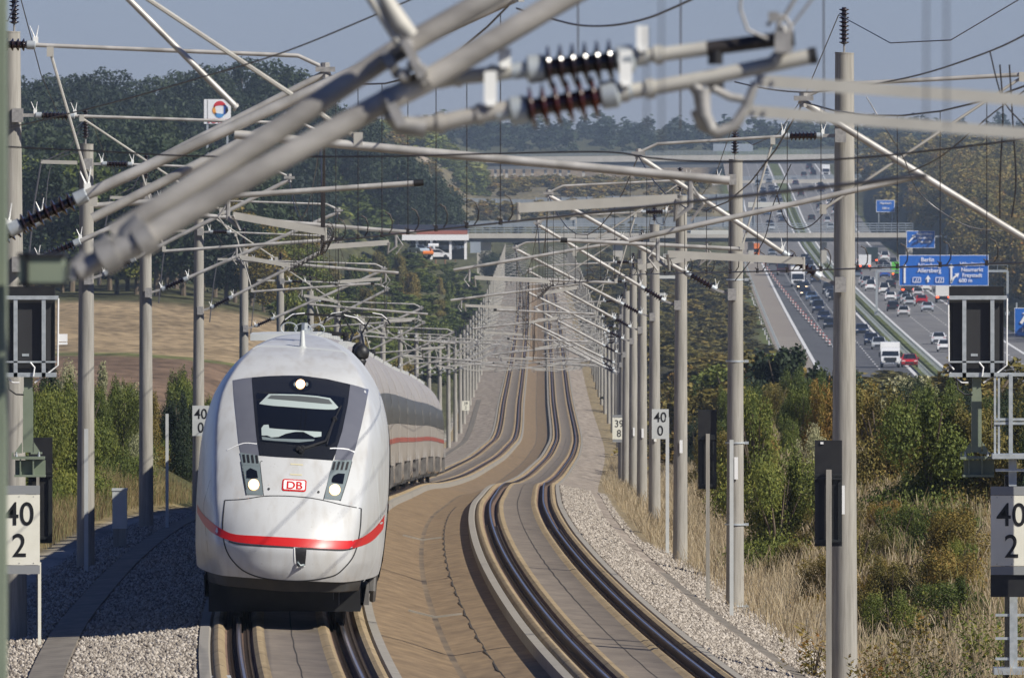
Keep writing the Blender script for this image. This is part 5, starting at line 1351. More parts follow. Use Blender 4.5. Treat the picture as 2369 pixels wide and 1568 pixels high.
post(195,204,992,256,'thin pale post leaning close to the second left mast','boardgrey')
post(1540,1548,965,330,'thin pale post right of the mast with the 40 0 board','boardgrey')
post(88,95,1300,195.9,'thin cream post under the left 40 2 board','boardwhite')
a=P(277,1300,285); g=G(a.x,285); cabn=empty('trackside_cabinet',(a.x,285,g),'narrow pale grey cabinet on a concrete base left of the train','cabinet')
mb=MB(cabn.location); tp=P(0,1134,285).z; md_=P(0,1222,285).z; mb.box((a.x,285,(tp+md_)/2),(.30,.26,tp-md_)); mb.build('cabinet_body',M['boardgrey'],cabn,False)
mb=MB(cabn.location); mb.box((a.x,285,tp+.02),(.325,.29,.05)); mb.build('lid',M['boardgrey'],cabn,False)
mb=MB(cabn.location); mb.box((a.x,285,(g-.3+md_)/2),(.27,.24,md_-g+.3)); mb.build('base',M['conc'],cabn,False)
# small track magnets at the bottom edge
for x,y,Z,l in ((506,1566,172,'small grey steel bracket beside the left rail at the bottom edge'),(1374,1564,191,'small grey steel bracket beside the right track at the bottom edge')):
    p=P(x,y,Z); mb=MB(p); mb.box(p+Vector((0,0,-.02)),(.30,.25,.05)); mb.tube([p+Vector((-.16,0,-.15)),p+Vector((-.12,0,.0)),p+Vector((.14,0,.01)),p+Vector((.17,0,-.12))],.02,6); tag(mb.build('rail_bracket',M['steel']),l,'bracket')
# white small box behind the left signal, seen against the field
mb=MB(P(144,782,196)); front(mb,133,773,155,790,196.,.2); front(mb,133,792,155,797,196.,.2); r=mb.build('side_box',M['white'],None,False); r['label']='small white box fixed beside the left signal screen, against the stubble field'; r['category']='box'
ls,_o=signal(-2195,'black line signal seen from behind on a green bracket at the left edge',False)
# ------------------------------------------------------------ motorway
def HP(off,Z,h=0.): return Vector((float(XM(Z))+off,Z,-float(fHW(Z))+h))
HZ=list(np.arange(1480,5000,40.))+[5000.]
def hstrip(name,o0,o1,h,m,zs=HZ,lab=None):
    mb=MB(); mb.grid([[HP(o0,z,h),HP(o1,z,h)] for z in zs]); return tag(mb.build(name,m),kind='structure')
M['asphalt']=mat('dark_asphalt',(.075,.077,.083),(.098,.10,.105),rough=.9,scale=.12,stretch=(3,.3,1))
M['asphalt2']=mat('pale_asphalt',(.16,.155,.155),(.20,.195,.19),rough=.9,scale=.12,stretch=(3,.3,1))
M['shoulder']=mat('dusty_hard_shoulder',(.25,.215,.18),(.30,.265,.22),rough=.9,scale=.15)
M['paint']=mat('road_paint',(.78,.78,.76),rough=.6)
hstrip('road',-13.2,-1.5,.06,M['asphalt'],[z for z in HZ if z<3000]); hstrip('road',-13.2,-1.5,.061,M['asphalt2'],[z for z in HZ if z>=2960])
hstrip('road',-17.0,-13.2,.058,M['shoulder']); hstrip('road',1.5,17.5,.06,M['asphalt2'])
for o in (-12.9,-2.1,2.0,14.2): hstrip('lane_marking',o-.22,o+.22,.075,M['paint'])
mb=MB()
for o in (-9.3,-5.7,5.7,9.4,12.0):
    for z in np.arange(1490,4900,18.):
        mb.poly([HP(o-.1,z,.075),HP(o+.1,z,.075),HP(o+.1,z+6,.075),HP(o-.1,z+6,.075)])
tag(mb.build('lane_dashes',M['paint'],None,False),kind='structure')
def guard(off,z0,z1,lab,m='steel',posts=True):
    root=empty('guard_rail',HP(off,z0),lab,'guard rail'); mb=MB(root.location); zs=np.arange(z0,z1,25.)
    for hh in (.55,.70): mb.grid([[HP(off-.03,z,hh),HP(off-.05,z,hh+.12)] for z in zs])
    mb.build('rail_beam',M[m],root)
    mb=MB(root.location)
    for z in np.arange(z0,z1,8.): mb.box(HP(off+.06,z,.4),(.1,.1,.9))
    q=mb.build('rail_posts',M[m],root,False); q['kind']='stuff'
guard(-16.6,1500,3000,'steel guard rail along the left verge of the motorway'); guard(-1.0,1500,4000,'left steel guard rail of the grassy motorway median'); guard(1.0,1500,4000,'right steel guard rail of the grassy motorway median')
# reflector posts
mbp=None
for i,z in enumerate(np.arange(1560,2500,50.)):
    c=HP(-17.6,z); mb=MB(c); mb.tube([c+Vector((0,0,-.3)),c+Vector((0,0,1.05))],[.09,.07],6); mb.box(c+Vector((0,-.05,.85)),(.17,.1,.16),1)
    tag(mb.build('delineator_post',[M['paint'],M['black']],None,False),'small white delineator post on the left motorway verge','delineator post','delineator posts on the left verge')
# traffic cones / beacons
M['beacon_red']=mat('red_reflective',(.48,.08,.06),rough=.5)
mb=MB(); mb.box((0,0,.45),(.20,.06,.2),0); mb.box((0,0,.65),(.20,.06,.2),1); mb.box((0,0,.84),(.20,.06,.18),0); mb.box((0,0,.25),(.20,.06,.2),1); mb.box((0,0,.06),(.55,.45,.12),2)
bo=mb.build('beacon',[M['beacon_red'],M['paint'],M['black']],None,False); bme=bo.data; bpy.data.objects.remove(bo)
for i in range(30):
    z=2960*(1800/2960)**(i/29); off=-13.0+3.3*i/29
    o=link('traffic_beacon',bme); o.location=HP(off,z,.07); tag(o,'red and white traffic beacon closing the left lane of the motorway','traffic beacon','traffic beacons in a row along the left carriageway')
# vehicles ---------------------------------------------------------------
def objcolor(name,rough=.25,coat=.5):
    m,nt,b=nt_new(name); oi=nt.nodes.new('ShaderNodeObjectInfo'); nt.links.new(oi.outputs['Color'],b.inputs['Base Color']); b.inputs['Roughness'].default_value=rough; b.inputs['Coat Weight'].default_value=coat; b.inputs['Coat Roughness'].default_value=.06; return m
M['carpaint']=objcolor('car_paint'); M['carglass']=mat('car_glass',(.01,.012,.015),rough=.05,spec=.9); M['tyre']=mat('tyre',(.015,.015,.015),rough=.8)
M['headl']=mat('headlight_glass',(.75,.75,.72),rough=.1,spec=.9); M['taill']=mat('tail_light',(.45,.02,.015),rough=.2)
M['taillit']=emis('brake_light',(1.,.10,.03),3.); M['headlit']=emis('lit_headlight',(1.,.72,.42),3.)
def lofty(mb,prof,wf,m=0):
    """prof: closed side outline (y,z); wf(z): half width"""
    n=len(prof); L=mb.vadd([(-wf(z),y,z) for y,z in prof]); Rr=mb.vadd([(wf(z),y,z) for y,z in prof])
    for i in range(n): j=(i+1)%n; mb.face((L+i,L+j,Rr+j,Rr+i),m)
    mb.face([L+i for i in range(n)],m); mb.face([Rr+i for i in reversed(range(n))],m)
def keep(mb,mats,smooth=True): o=mb.build('t',mats,None,smooth,35); me=o.data; bpy.data.objects.remove(o); return me
def car_parts(kind):
    Pz={}
    lower=[(-2.2,.35),(-2.25,.62),(-2.12,.80),(-1.2,.93),(-.2,.96),(1.4,.97),(2.12,.95),(2.2,.70),(2.15,.35),(1.8,.22),(-1.9,.22)]
    if kind=='sedan': roof=[(-1.15,.93),(-.35,1.38),(.1,1.44),(.85,1.42),(1.55,.97)]
    elif kind=='estate': roof=[(-1.15,.93),(-.4,1.40),(.1,1.48),(1.5,1.46),(2.05,.97)]
    else: lower=[(-2.3,.4),(-2.35,.75),(-2.2,.95),(-1.7,1.1),(-.2,1.12),(2.2,1.12),(2.3,.8),(2.25,.4),(1.8,.3),(-1.9,.3)]; roof=[(-1.75,1.1),(-1.05,1.75),(-.6,1.9),(2.1,1.92),(2.28,1.1)]
    zt=max(z for y,z in roof); zb=.93 if kind!='van' else 1.1
    mb=MB(); lofty(mb,lower,lambda z:.90-.06*max(0,(z-.6)/.4)-.05*(z<.3)); rf=[(y*.96+.01,z) for y,z in roof]
    # roof skin
    mb.grid([[(-.62,roof[1][0]+.1,zt-.05),(0,roof[1][0]+.08,zt-.01),(.62,roof[1][0]+.1,zt-.05)],[(-.62,roof[2][0],zt-.02),(0,roof[2][0],zt+.02),(.62,roof[2][0],zt-.02)],[(-.62,roof[3][0],zt-.04),(0,roof[3][0],zt),(.62,roof[3][0],zt-.04)]])
    for sx in (-1,1):
        mb.bar((sx*.80,roof[0][0],zb),(sx*.62,roof[1][0]+.1,zt-.04),.07,.06); mb.bar((sx*.62,roof[1][0]+.1,zt-.04),(sx*.62,roof[3][0],zt-.04),.08,.07); mb.bar((sx*.62,roof[3][0],zt-.04),(sx*.80,roof[4][0],zb),.12,.07)
        mb.box((sx*.97,-.95,1.02 if kind!='van' else 1.3),(.16,.14,.12))
    Pz['body']=keep(mb,[M['carpaint']])
    mb=MB(); lofty(mb,rf,lambda z:.80-.19*(z-zb)/(zt-zb)); Pz['windows']=keep(mb,[M['carglass']],False)
    mb=MB(); mb.lathe((-.09,0,0),(.09,0,0),[(0,.26),(.1,.32),(.9,.32),(1,.26)],14); mb.lathe((-.1,0,0),(.1,0,0),[(0,.17),(1,.17)],10); Pz['wheel']=keep(mb,[M['tyre']])
    mb=MB(); mb.box((0,0,0),(.34,.10,.16)); Pz['headlight']=keep(mb,[M['headl']],False)
    mb=MB(); mb.box((0,0,0),(.30,.10,.20)); Pz['tail_light']=keep(mb,[M['taill']],False)
    mb=MB(); mb.box((0,-2.24 if kind!='van' else -2.34,.52),(.9,.06,.2)); mb.box((0,2.19 if kind!='van' else 2.29,.5),(1.2,.06,.16)); Pz['grille']=keep(mb,[M['black']],False)
    Pz['kind']=kind; return Pz
CARP={k:car_parts(k) for k in ('sedan','estate','van')}
def solveZ(y):
    lo,hi=1500,5200
    for _ in range(50):
        m=(lo+hi)/2; yy=HY+FP*float(fHW(m))/m
        if yy>y: lo=m
        else: hi=m
    return lo
def put_color(o,c):
    o.color=(*c,1)
def car(x,y,kind,c,lab,rear=False,lit=False):
    Z=solveZ(y); X=(x-CX)*Z/FP; r=empty('car' if kind!='van' else 'van',(X,Z,-float(fHW(Z))+.07),lab,'car' if kind!='van' else 'van'); r.rotation_euler.z=-.013+(PI if rear else 0); r.scale=(1.08,1.08,1.08)
    q=CARP[kind]; b=link('body',q['body'],r); put_color(b,c); link('windows',q['windows'],r)
    yl=-2.18 if kind!='van' else -2.28; zl=.68 if kind!='van' else .85
    for sx in (-1,1):
        for wy in (-1.35,1.35): w=link('wheel',q['wheel'],r); w.location=(sx*.80,wy,.32)
        h=link('headlight',q['headlight'],r); h.location=(sx*.66,yl,zl)
        if lit: h.material_slots[0].link='OBJECT'; h.material_slots[0].material=M['headlit']
        t=link('tail_light',q['tail_light'],r); t.location=(sx*.70,-yl-.06,zl+.1)
    link('grille',q['grille'],r); return r
def truck(x,y,cabc,boxc,lab,L=10.,H=3.7,rear=False,w=2.5,name='lorry',cat='lorry'):
    Z=solveZ(y); X=(x-CX)*Z/FP; r=empty(name,(X,Z,-float(fHW(Z))+.07),lab,cat); r.rotation_euler.z=-.013+(PI if rear else 0)
    hw_=w/2; cl=2.2; ch=H*.78
    mb=MB(); lofty(mb,[(-.0,.5),(-.05,1.4),(.12,ch*.93),(.5,ch),(cl,ch),(cl,.5)],lambda z:hw_-.05); me=keep(mb,[M['carpaint']]); b=link('cab',me,r); put_color(b,cabc)
    mb=MB(); mb.poly([(-hw_+.15,-.06,1.5),(hw_-.15,-.06,1.5),(hw_-.22,.07,ch*.84),(-hw_+.22,.07,ch*.84)]); mb.bar((-hw_+.15,-.07,1.46),(hw_-.15,-.07,1.46),.04,.05); g=link('windscreen',keep(mb,[M['carglass']],False),b)
    mb=MB(); mb.box((0,-.04,.95),(w*.62,.1,.55)); link('grille',keep(mb,[M['black']],False),b)
    for sx in (-1,1):
        mb=MB(); mb.box((sx*(hw_-.35),-.05,.72),(.4,.1,.2)); link('headlight',keep(mb,[M['headl']],False),b)
        mb=MB(); mb.box((sx*(hw_+.14),.0,ch*.66),(.22,.14,.55)); link('mirror',keep(mb,[M['black']],False),b)
    mb=MB(); mb.box((0,cl+.25+(L-cl-.25)/2,(H+1.05)/2),(w,L-cl-.25,H-1.05)); bx=link('cargo_box',keep(mb,[M['carpaint']],False),r); put_color(bx,boxc)
    mb=MB(); mb.box((0,L+.02,1.0),(w*.9,.08,.25)); 
    for sx in (-1,1): mb.box((sx*(hw_-.3),L+.05,.95),(.42,.08,.26),1)
    link('rear_bumper',keep(mb,[M['black'],M['taillit']],False),r)
    mb=MB(); mb.box((0,L*.55,.75),(w*.8,L*.85,.4)); link('chassis',keep(mb,[M['black']],False),r)
    wm=MB(); wm.lathe((-.15,0,0),(.15,0,0),[(0,.4),(.1,.5),(.9,.5),(1,.4)],14); wme=keep(wm,[M['tyre']])
    for sx in (-1,1):
        for wy in (1.1,L*.62,L*.78): q=link('wheel',wme,r); q.location=(sx*(hw_-.18),wy,.5)
    if rear:
        mb=MB(); mb.box((0,L+.02,H*.62),(w*.5,.03,.3)); 
    return r
NAVY=(.018,.03,.07);BLK=(.012,.014,.018);WHT=(.78,.79,.80);SIL=(.42,.45,.48);RED=(.42,.015,.02);BLU=(.02,.09,.38);GRY=(.13,.16,.20);ORG=(.75,.20,.03);STEELB=(.10,.17,.30)
truck(1744,600,ORG,(.70,.22,.05),'orange lorry beside the road bridge on the oncoming carriageway',7,3.4)
car(1787,592,'sedan',GRY,'grey car right of the orange lorry'); car(1790,615,'estate',NAVY,'dark blue car left of the maroon lorry')
truck(1812,638,(.10,.02,.03),(.05,.055,.09),'maroon and black lorry ahead of the white lorry',12,3.9)
truck(1846,665,WHT,(.75,.75,.74),'white lorry in the queue on the oncoming carriageway',12,3.7)
car(1887,656,'sedan',NAVY,'dark blue car right of the white lorry'); car(1921,686,'sedan',(.05,.07,.12),'dark car with bright bonnet partly behind the foremost right mast')
car(1856,673,'estate',BLK,'black car with lit headlights just behind the white lorry',lit=True); car(1864,688,'sedan',NAVY,'dark blue car with lit headlights, second behind the white lorry',lit=True); car(1877,697,'sedan',STEELB,'steel-blue car, third behind the white lorry')
car(1893,725,'van',NAVY,'dark blue people carrier at the head of the lower group by the mast'); car(1906,744,'sedan',NAVY,'dark blue saloon with shining bonnet, middle of the lower group by the mast'); car(1920,762,'estate',(.02,.028,.05),'near-black estate car nearest in the lower group by the mast')
car(1994,776,'sedan',NAVY,'dark car just right of the foremost mast near the median'); car(2016,799,'estate',NAVY,'dark blue car before the silver estate'); car(2033,809,'estate',SIL,'silver estate car just ahead of the white van near the bushes')
truck(2060,852,WHT,(.80,.80,.79),'white box van nearest the bushes on the motorway',6.5,3.0,w=2.3,name='box_van',cat='van')
car(2104,850,'sedan',RED,'red car beside the white box van at the bushes')
truck(2000,626,WHT,WHT,'white delivery lorry driving away beside the foremost mast',7,3.2,rear=True); truck(2016,612,BLK,(.02,.035,.03),'dark lorry driving away near the road bridge',9,3.6,rear=True)
car(2047,604,'van',(.70,.72,.74),'white van driving away right of the dark lorry',True); car(2042,620,'estate',BLK,'black car under the upper blue sign',True); car(2066,620,'van',(.55,.56,.58),'pale van beside the black car under the upper blue sign',True)
car(2047,643,'estate',BLU,'bright blue car driving away left of the big blue sign',True); car(2014,662,'sedan',(.45,.46,.48),'silver car driving away left of the thin gantry post',True); car(2060,668,'sedan',BLK,'black car driving away left under the big blue sign',True)
car(2045,682,'van',(.74,.74,.73),'white van driving away right of the thin gantry post',True); car(2060,697,'sedan',WHT,'white car following the white van',True)
truck(2100,682,BLK,(.03,.03,.04),'black lorry driving away under the big blue sign',8,3.2,rear=True); car(2142,676,'van',(.72,.72,.70),'white van with lit tail lights under the big blue sign',True)
truck(2180,700,RED,(.78,.77,.74),'white and red lorry partly behind the right signal',9,3.8,rear=True); car(2132,705,'sedan',RED,'red car driving away',True); car(2145,722,'sedan',(.45,.5,.56),'silver-blue car beside the red car',True)
car(2090,733,'estate',(.55,.55,.55),'white-backed hatchback with dark glass alone in the middle lane',True); car(2171,797,'sedan',(.6,.62,.65),'pale silver car beside the right signal',True); car(2185,815,'sedan',WHT,'white car half hidden by the right signal',True)
truck(2077,645,(.10,.55,.04),(.12,.6,.05),'lime green lorry partly behind the big blue sign',6,3.2,rear=True)
for (x,y,k,c,l,rr_) in ((1775,499,'sedan',(.04,.10,.22),'blue car leading the far oncoming queue',False),(1768,484,'sedan',NAVY,'dark blue car, second of the far oncoming queue',False),(1767,471,'estate',SIL,'silver car, third of the far oncoming queue',False),(1766,457,'van',NAVY,'dark van, fourth of the far oncoming queue',False),(1765,446,'sedan',NAVY,'dark car, last of the far oncoming queue',False),
   (1803,471,'sedan',NAVY,'dark car in the far lane beside the median',False),(1800,459,'estate',NAVY,'dark estate car behind it in the far lane beside the median',False),(1795,443,'sedan',SIL,'silver car far back beside the median',False),
   (1876,443,'sedan',GRY,'grey car far off on the right carriageway, leftmost of three',True),(1893,436,'sedan',WHT,'white car far off on the right carriageway, farthest of three',True),(1898,446,'sedan',NAVY,'dark car far off on the right carriageway, rightmost of three',True),
   (1907,463,'estate',GRY,'dark grey car in front of a white car left of the foremost mast',True),(1918,476,'sedan',WHT,'white car touching the edge of the foremost mast, far off',True),(1896,484,'sedan',BLK,'black car alone left of the foremost mast, far off',True),(1932,456,'van',SIL,'silver van hidden by the foremost mast',True)):
    car(x,y,k,c,l,rr_)
truck(1911,409,WHT,WHT,'white lorry under the far road bridge',9,3.8)
def carz(off,Z,k,c,l,rear,grp):
    y=HY+FP*float(fHW(Z))/Z; x=CX+(float(XM(Z))+off)*FP/Z; r=car(x,y,k,c,l,rear); r['group']=grp
for i in range(16):
    Z=2080+i*54+random.uniform(-12,12); carz(pick([-7.6,-4.0]),Z,pick(['sedan','estate','sedan','van']),pick([NAVY,BLK,GRY,NAVY,SIL]),'dark car in the oncoming queue in front of the road bridge',False,'queued cars before the road bridge')
for i in range(16):
    Z=2180+i*46+random.uniform(-12,12); carz(pick([4.0,7.6,11.]),Z,pick(['sedan','estate','van']),pick([WHT,SIL,GRY,BLK,(.5,.5,.52)]),'car driving away in the dense traffic before the road bridge',True,'departing cars before the road bridge')
for i in range(18):
    Z=3500+i*62+random.uniform(-20,20); carz(pick([-7.6,-4.0]),Z,pick(['sedan','van']),pick([NAVY,GRY,SIL,BLK]),'far oncoming car beyond the road bridge',False,'far oncoming cars')
    carz(pick([4.0,7.6,11.]),Z+25,pick(['sedan','van']),pick([NAVY,GRY,SIL,BLK]),'far departing car beyond the road bridge',True,'far departing cars')
# ------------------------------------------------------------ motorway signs
M['signblue']=mat('sign_blue',(.012,.145,.60),(.014,.16,.64),rough=.35,scale=2)
M['signwhite']=mat('sign_white',(.85,.85,.85),rough=.4); M['signgreen']=mat('sign_green',(.01,.22,.17),rough=.4)
def sign(x0,y0,x1,y1,Z,lab,name='motorway_sign',m='signblue'):
    c=P((x0+x1)/2,(y0+y1)/2,Z); root=empty(name,c,lab,'road sign'); 
    mb=MB(c); front(mb,x0,y0,x1,y1,Z,.08); mb.build('sign_rim',M['signwhite'],root,False)
    mb=MB(c); e=1.2; front(mb,x0+e,y0+e,x1-e,y1-e,Z-.02,.02); mb.build('sign_face',M[m],root,False); return root
def arrow(root,pts,Z,w,name='arrow'):
    mb=MB(root.location); q=[P(x,y,Z-.16) for x,y in pts]
    for i in range(len(q)-1): mb.bar(q[i],q[i+1],.02,w,up=(0,1,0)) if False else mb.bar(q[i],q[i+1],w,.02,up=(0,1,0))
    d=(q[-1]-q[-2]).normalized(); n=Vector((-d.z,0,d.x)); t=q[-1]
    mb.poly([t+d*w*1.9,t-n*w*1.5-d*w*.4,t-n*w*.4,t+n*w*.4,t+n*w*1.5-d*w*.4][::1]); mb.build(name,M['signwhite'],root,False)
def ink(root,body,x,y,h,Z,sx=.9): place_text('lettering',body,h,M['signwhite'],root,P(x,y,Z-.16),sx,.012,0,.01)
Zb=2125.; s=FP/Zb
big=sign(2080,590,2287,661,Zb,'large blue motorway sign listing Berlin, Nürnberg, Allersberg and an exit in 600 m')
for t,y in (('Berlin',601),('Nürnberg',614),('Allersberg',626)): ink(big,t,2150 if t!='Berlin' else 2146,y,.92,Zb,.95)
for t,y in (('Hilpoltstein',611),('Neumarkt',624),('Freystadt',637),('600 m',649)): ink(big,t,2249 if t!='600 m' else 2234,y,.86,Zb,.95)
arrow(big,[(2093,655),(2093,618)],Zb,.30); arrow(big,[(2201,655),(2201,618)],Zb,.30); arrow(big,[(2201,653),(2206,643),(2213,637)],Zb,.28); arrow(big,[(2147,653),(2147,645)],Zb,.30)
for x in (2121,2174):
    mb=MB(big.location)
    for a,b in (((x-9,642),(x+9,642)),((x-9,653),(x+9,653)),((x-9,642),(x-9,653)),((x+9,642),(x+9,653)),((x,644),(x-3,652)),((x+5,644),(x+2,652))): mb.bar(P(*a,Zb-.16),P(*b,Zb-.16),.10,.02,up=(0,1,0))
    mb.build('route_box',M['signwhite'],big,False)
def gantry(xa,xb,yt,Z,lab,ya=None,h2=0,w=.35):
    c=P(xa,yt,Z); root=empty('sign_gantry',c,lab,'sign gantry'); mb=MB(c)
    mb.bar(P(xa,yt,Z+.6),P(xb,yt,Z+.6),.4,w)
    if h2: mb.bar(P(xa,yt-h2,Z+.6),P(xb,yt-h2,Z+.6),.06,.06); [mb.bar(P(x,yt-h2,Z+.6),P(x,yt,Z+.6),.06,.06) for x in np.linspace(xa,xb,14)]
    mb.build('gantry_beam',M['steel'],root,False)
    for x in (xa,xb):
        if x is None: continue
        a=P(x,yt,Z+.6); g=min(G(a.x,Z),-float(fHW(Z))+.3); mb=MB(c); mb.box((a.x,Z+.6,(a.z+g-.5)/2),(.34,.34,a.z-g+.5)); mb.box((a.x,Z+.6,-float(fHW(Z))+.3),(.7,.7,.5)); mb.build('gantry_leg',M['steel'],root,False)
    return root
gantry(2028,2331,627,Zb,'grey sign gantry carrying the big blue motorway sign',h2=14)
Zu=2780.; up_=sign(2097,534,2163,574,Zu,'smaller blue exit sign with a diagonal arrow above the big blue sign')
for t,y in (('Hilpoltstein',541),('Neumarkt',550),('Freystadt',559)): ink(up_,t,2139,y,.75,Zu,.9)
arrow(up_,[(2103,560),(2114,547)],Zu,.30)
c=P(2190,548,Zu); gr=empty('sign_gantry',c,'grey cantilever gantry holding the upper blue exit sign','sign gantry'); mb=MB(c); mb.bar(P(2120,547,Zu+.6),P(2192,547,Zu+.6),.4,.4); mb.build('gantry_beam',M['steel'],gr,False)
mb=MB(c); a=P(2191,547,Zu+.6); g=min(G(a.x,Zu),-27.); mb.box((a.x,Zu+.6,(a.z+g)/2),(.42,.42,a.z-g)); mb.build('gantry_leg',M['steel'],gr,False)
Zt=1900.; th=sign(2347,712,2420,781,Zt,'blue sign with white arrow cut off by the right edge, green panel below'); arrow(th,[(2362,748),(2374,728)],Zt,.4); ink(th,'Hilpoltstein',2398,763,.95,Zt)
mb=MB(th.location); front(mb,2350,783,2420,830,Zt,.06); mb.build('green_panel',M['signgreen'],th,False)
mb=MB(th.location)
for x in (2352,2410): a=P(x,700,Zt+.3); g=G(a.x,Zt); mb.box((a.x,Zt+.3,(a.z+g-.5)/2),(.2,.2,a.z-g+.5))
mb.build('sign_leg',M['steel'],th,False)
Zs=3500.; sm=sign(2027,463,2070,491,Zs,'small blank-looking blue sign in front of the far wooded slope')
ink(sm,'Hilpoltstein',2049,470,.8,Zs,.8); ink(sm,'1000 m',2049,482,.8,Zs,.8)
mb=MB(sm.location)
for x in (2033,2064): a=P(x,480,Zs+.3); g=G(a.x,Zs); mb.box((a.x,Zs+.3,(a.z+g-.5)/2),(.2,.2,a.z-g+.5))
mb.build('sign_leg',M['steel'],sm,False)
# ------------------------------------------------------------ road bridges
M['bridge']=mat('pale_bridge_concrete',(.50,.47,.41),(.58,.55,.49),rough=.85,scale=.4); M['bridgedark']=mat('bridge_girder',(.13,.135,.14),(.16,.165,.17),rough=.8,scale=.4)
M['railblue']=mat('blue_grey_railing',(.30,.35,.40),(.36,.41,.46),rough=.5,scale=.6); M['bankearth']=mat('bare_earth_slope',(.34,.27,.19),(.42,.34,.25),rough=.95,scale=.3)
def bridge(xa,xb,ya,yb,Z,t_top,t_dark,rail_h,lab,piers,pm='bridge',W_=9.):
    A=P(xa,ya,Z); B=P(xb,yb,Z); root=empty('road_bridge',A.lerp(B,.5),lab,'road bridge'); o=root.location
    up=Vector((0,0,1)); back=Vector((0,W_,0))
    mb=MB(o); q=[A,B]; n=24
    def slab(y0,y1,d0,z0,z1):
        rows=[]
        for i in range(n+1): p=A.lerp(B,i/n); rows.append([p+Vector((0,d0,z0)),p+Vector((0,d0,z1)),p+Vector((0,d0+y1,z1)),p+Vector((0,d0+y1,z0)),p+Vector((0,d0,z0))])
        mb.grid(rows)
    slab(0,W_,0,-t_top,0); mb.build('deck',M[pm],root,True)
    mb=MB(o); slab(0,W_-1.2,.8,-t_top-t_dark,-t_top-.004); mb.build('girder',M['bridgedark'],root,True)
    mb=MB(o)
    for hh in (.25,.5,.75,1.): 
        for d in (0.25,W_-.25): mb.bar(A+Vector((0,d,rail_h*hh)),B+Vector((0,d,rail_h*hh)),.06,.10)
    L=(B-A).length; k=int(L/1.5)
    for i in range(k+1):
        p=A.lerp(B,i/k)+Vector((0,.25,0)); mb.bar(p,p+Vector((0,0,rail_h)),.10,.06)
    mb.build('railing',M['railblue'],root,False)
    for (x,w,z) in piers:
        p=P(x,0,Z); zt=A.z-t_top-t_dark; g=min(G(p.x,Z),zt-3)-1; mb=MB(o); mb.box((p.x,Z+W_/2,(zt+g)/2),(w,W_*.6,zt-g)); mb.build('pier',M[pm],root,False)
    return root
bridge(1050,2112,541,539,2900,.95,.85,2.0,'long road bridge with blue-grey railing crossing the railway and the motorway',((1430,2.,0),(1906,1.3,0),(1738,1.2,0),(2104,1.4,0),(1120,3,0)))
bridge(1095,2000,364,356,4700,2.0,2.2,1.5,'far pale road bridge high behind the motorway, on thin white piers',tuple((x,.9,0) for x in (1146,1160,1172,1190,1212,1232,1262,1284,1296,1316,1350,1390))+((1775,3,0),(1905,3,0)))
bridge(1560,2012,421,413,4250,1.6,1.0,1.2,'small pale motorway overpass in front of the far bridge',((1843,1.5,0),(1990,2,0)),W_=12)
# grey noise barrier with upright posts
def barrier(xa,xb,ya,yb,Z,h,lab,step=9.,pil=True):
    A=P(xa,ya,Z); B=P(xb,yb,Z); root=empty('noise_barrier',A.lerp(B,.5),lab,'noise barrier'); o=root.location; mb=MB(o)
    n=30; rows=[]
    for i in range(n+1): p=A.lerp(B,i/n); rows.append([p+Vector((0,0,-h)),p,p+Vector((0,.3,0)),p+Vector((0,.3,-h))])
    mb.grid(rows); mb.build('barrier_wall',M['barrier'],root,False)
    mb=MB(o); L=(B-A).length; k=int(L/step)
    for i in range(k+1): p=A.lerp(B,i/k)+Vector((0,-.12,0)); mb.bar(p+Vector((0,0,-h)),p+Vector((0,0,.15)),.28,.2)
    mb.build('barrier_posts',M['railblue'],root,False)
M['barrier']=mat('blue_grey_barrier',(.22,.25,.28),(.30,.33,.36),rough=.5,scale=.25,stretch=(4,1,.4))
barrier(775,1240,452,462,3700,2.6,'long blue-grey noise barrier below the bare earth patch'); barrier(1240,1720,458,448,3720,4.6,'taller blue-grey noise barrier continuing towards the motorway',7.)
barrier(1330,1745,505,500,3350,2.6,'lower grey barrier behind the road bridge, right of the pale wedge wall',7.)
barrier(1000,1330,512,509,3050,1.4,'low grey barrier just behind the left part of the road bridge',7.)
# pale wedge wall and earth bank
c=P(1310,520,3300); mb=MB(c); pr=[(1288,546),(1336,546),(1334,503),(1322,503)]
mb.poly([P(x,y,3300) for x,y in pr]); mb.poly([P(x,y,3304) for x,y in reversed(pr)])
for i in range(4): a=pr[i]; b=pr[(i+1)%4]; mb.poly([P(*a,3300),P(*a,3304),P(*b,3304),P(*b,3300)])
tag(mb.build('wedge_wall',M['bridge'],None,False),'pale wedge-shaped concrete wall above the road bridge','wall')
def patch(pts,Z0_,Z1_,m,name='earth_bank'):
    # sloping ground sheet lying a little above the terrain
    mb=MB(); rows=[]
    for i in range(12):
        Z=Z0_+(Z1_-Z0_)*i/11; x0=np.interp(i/11,[0,1],[pts[0],pts[2]]); x1=np.interp(i/11,[0,1],[pts[1],pts[3]]); row=[]
        for j in range(14): X=((x0+(x1-x0)*j/13)-CX)*Z/FP; row.append(Vector((X,Z,G(X,Z)+.25)))
        rows.append(row)
    mb.grid(rows); tag(mb.build(name,m),kind='structure')
patch((900,1010,930,985),3760,3950,M['bankearth']); patch((1110,1420,1140,1400),4400,4690,M['bankearth'])
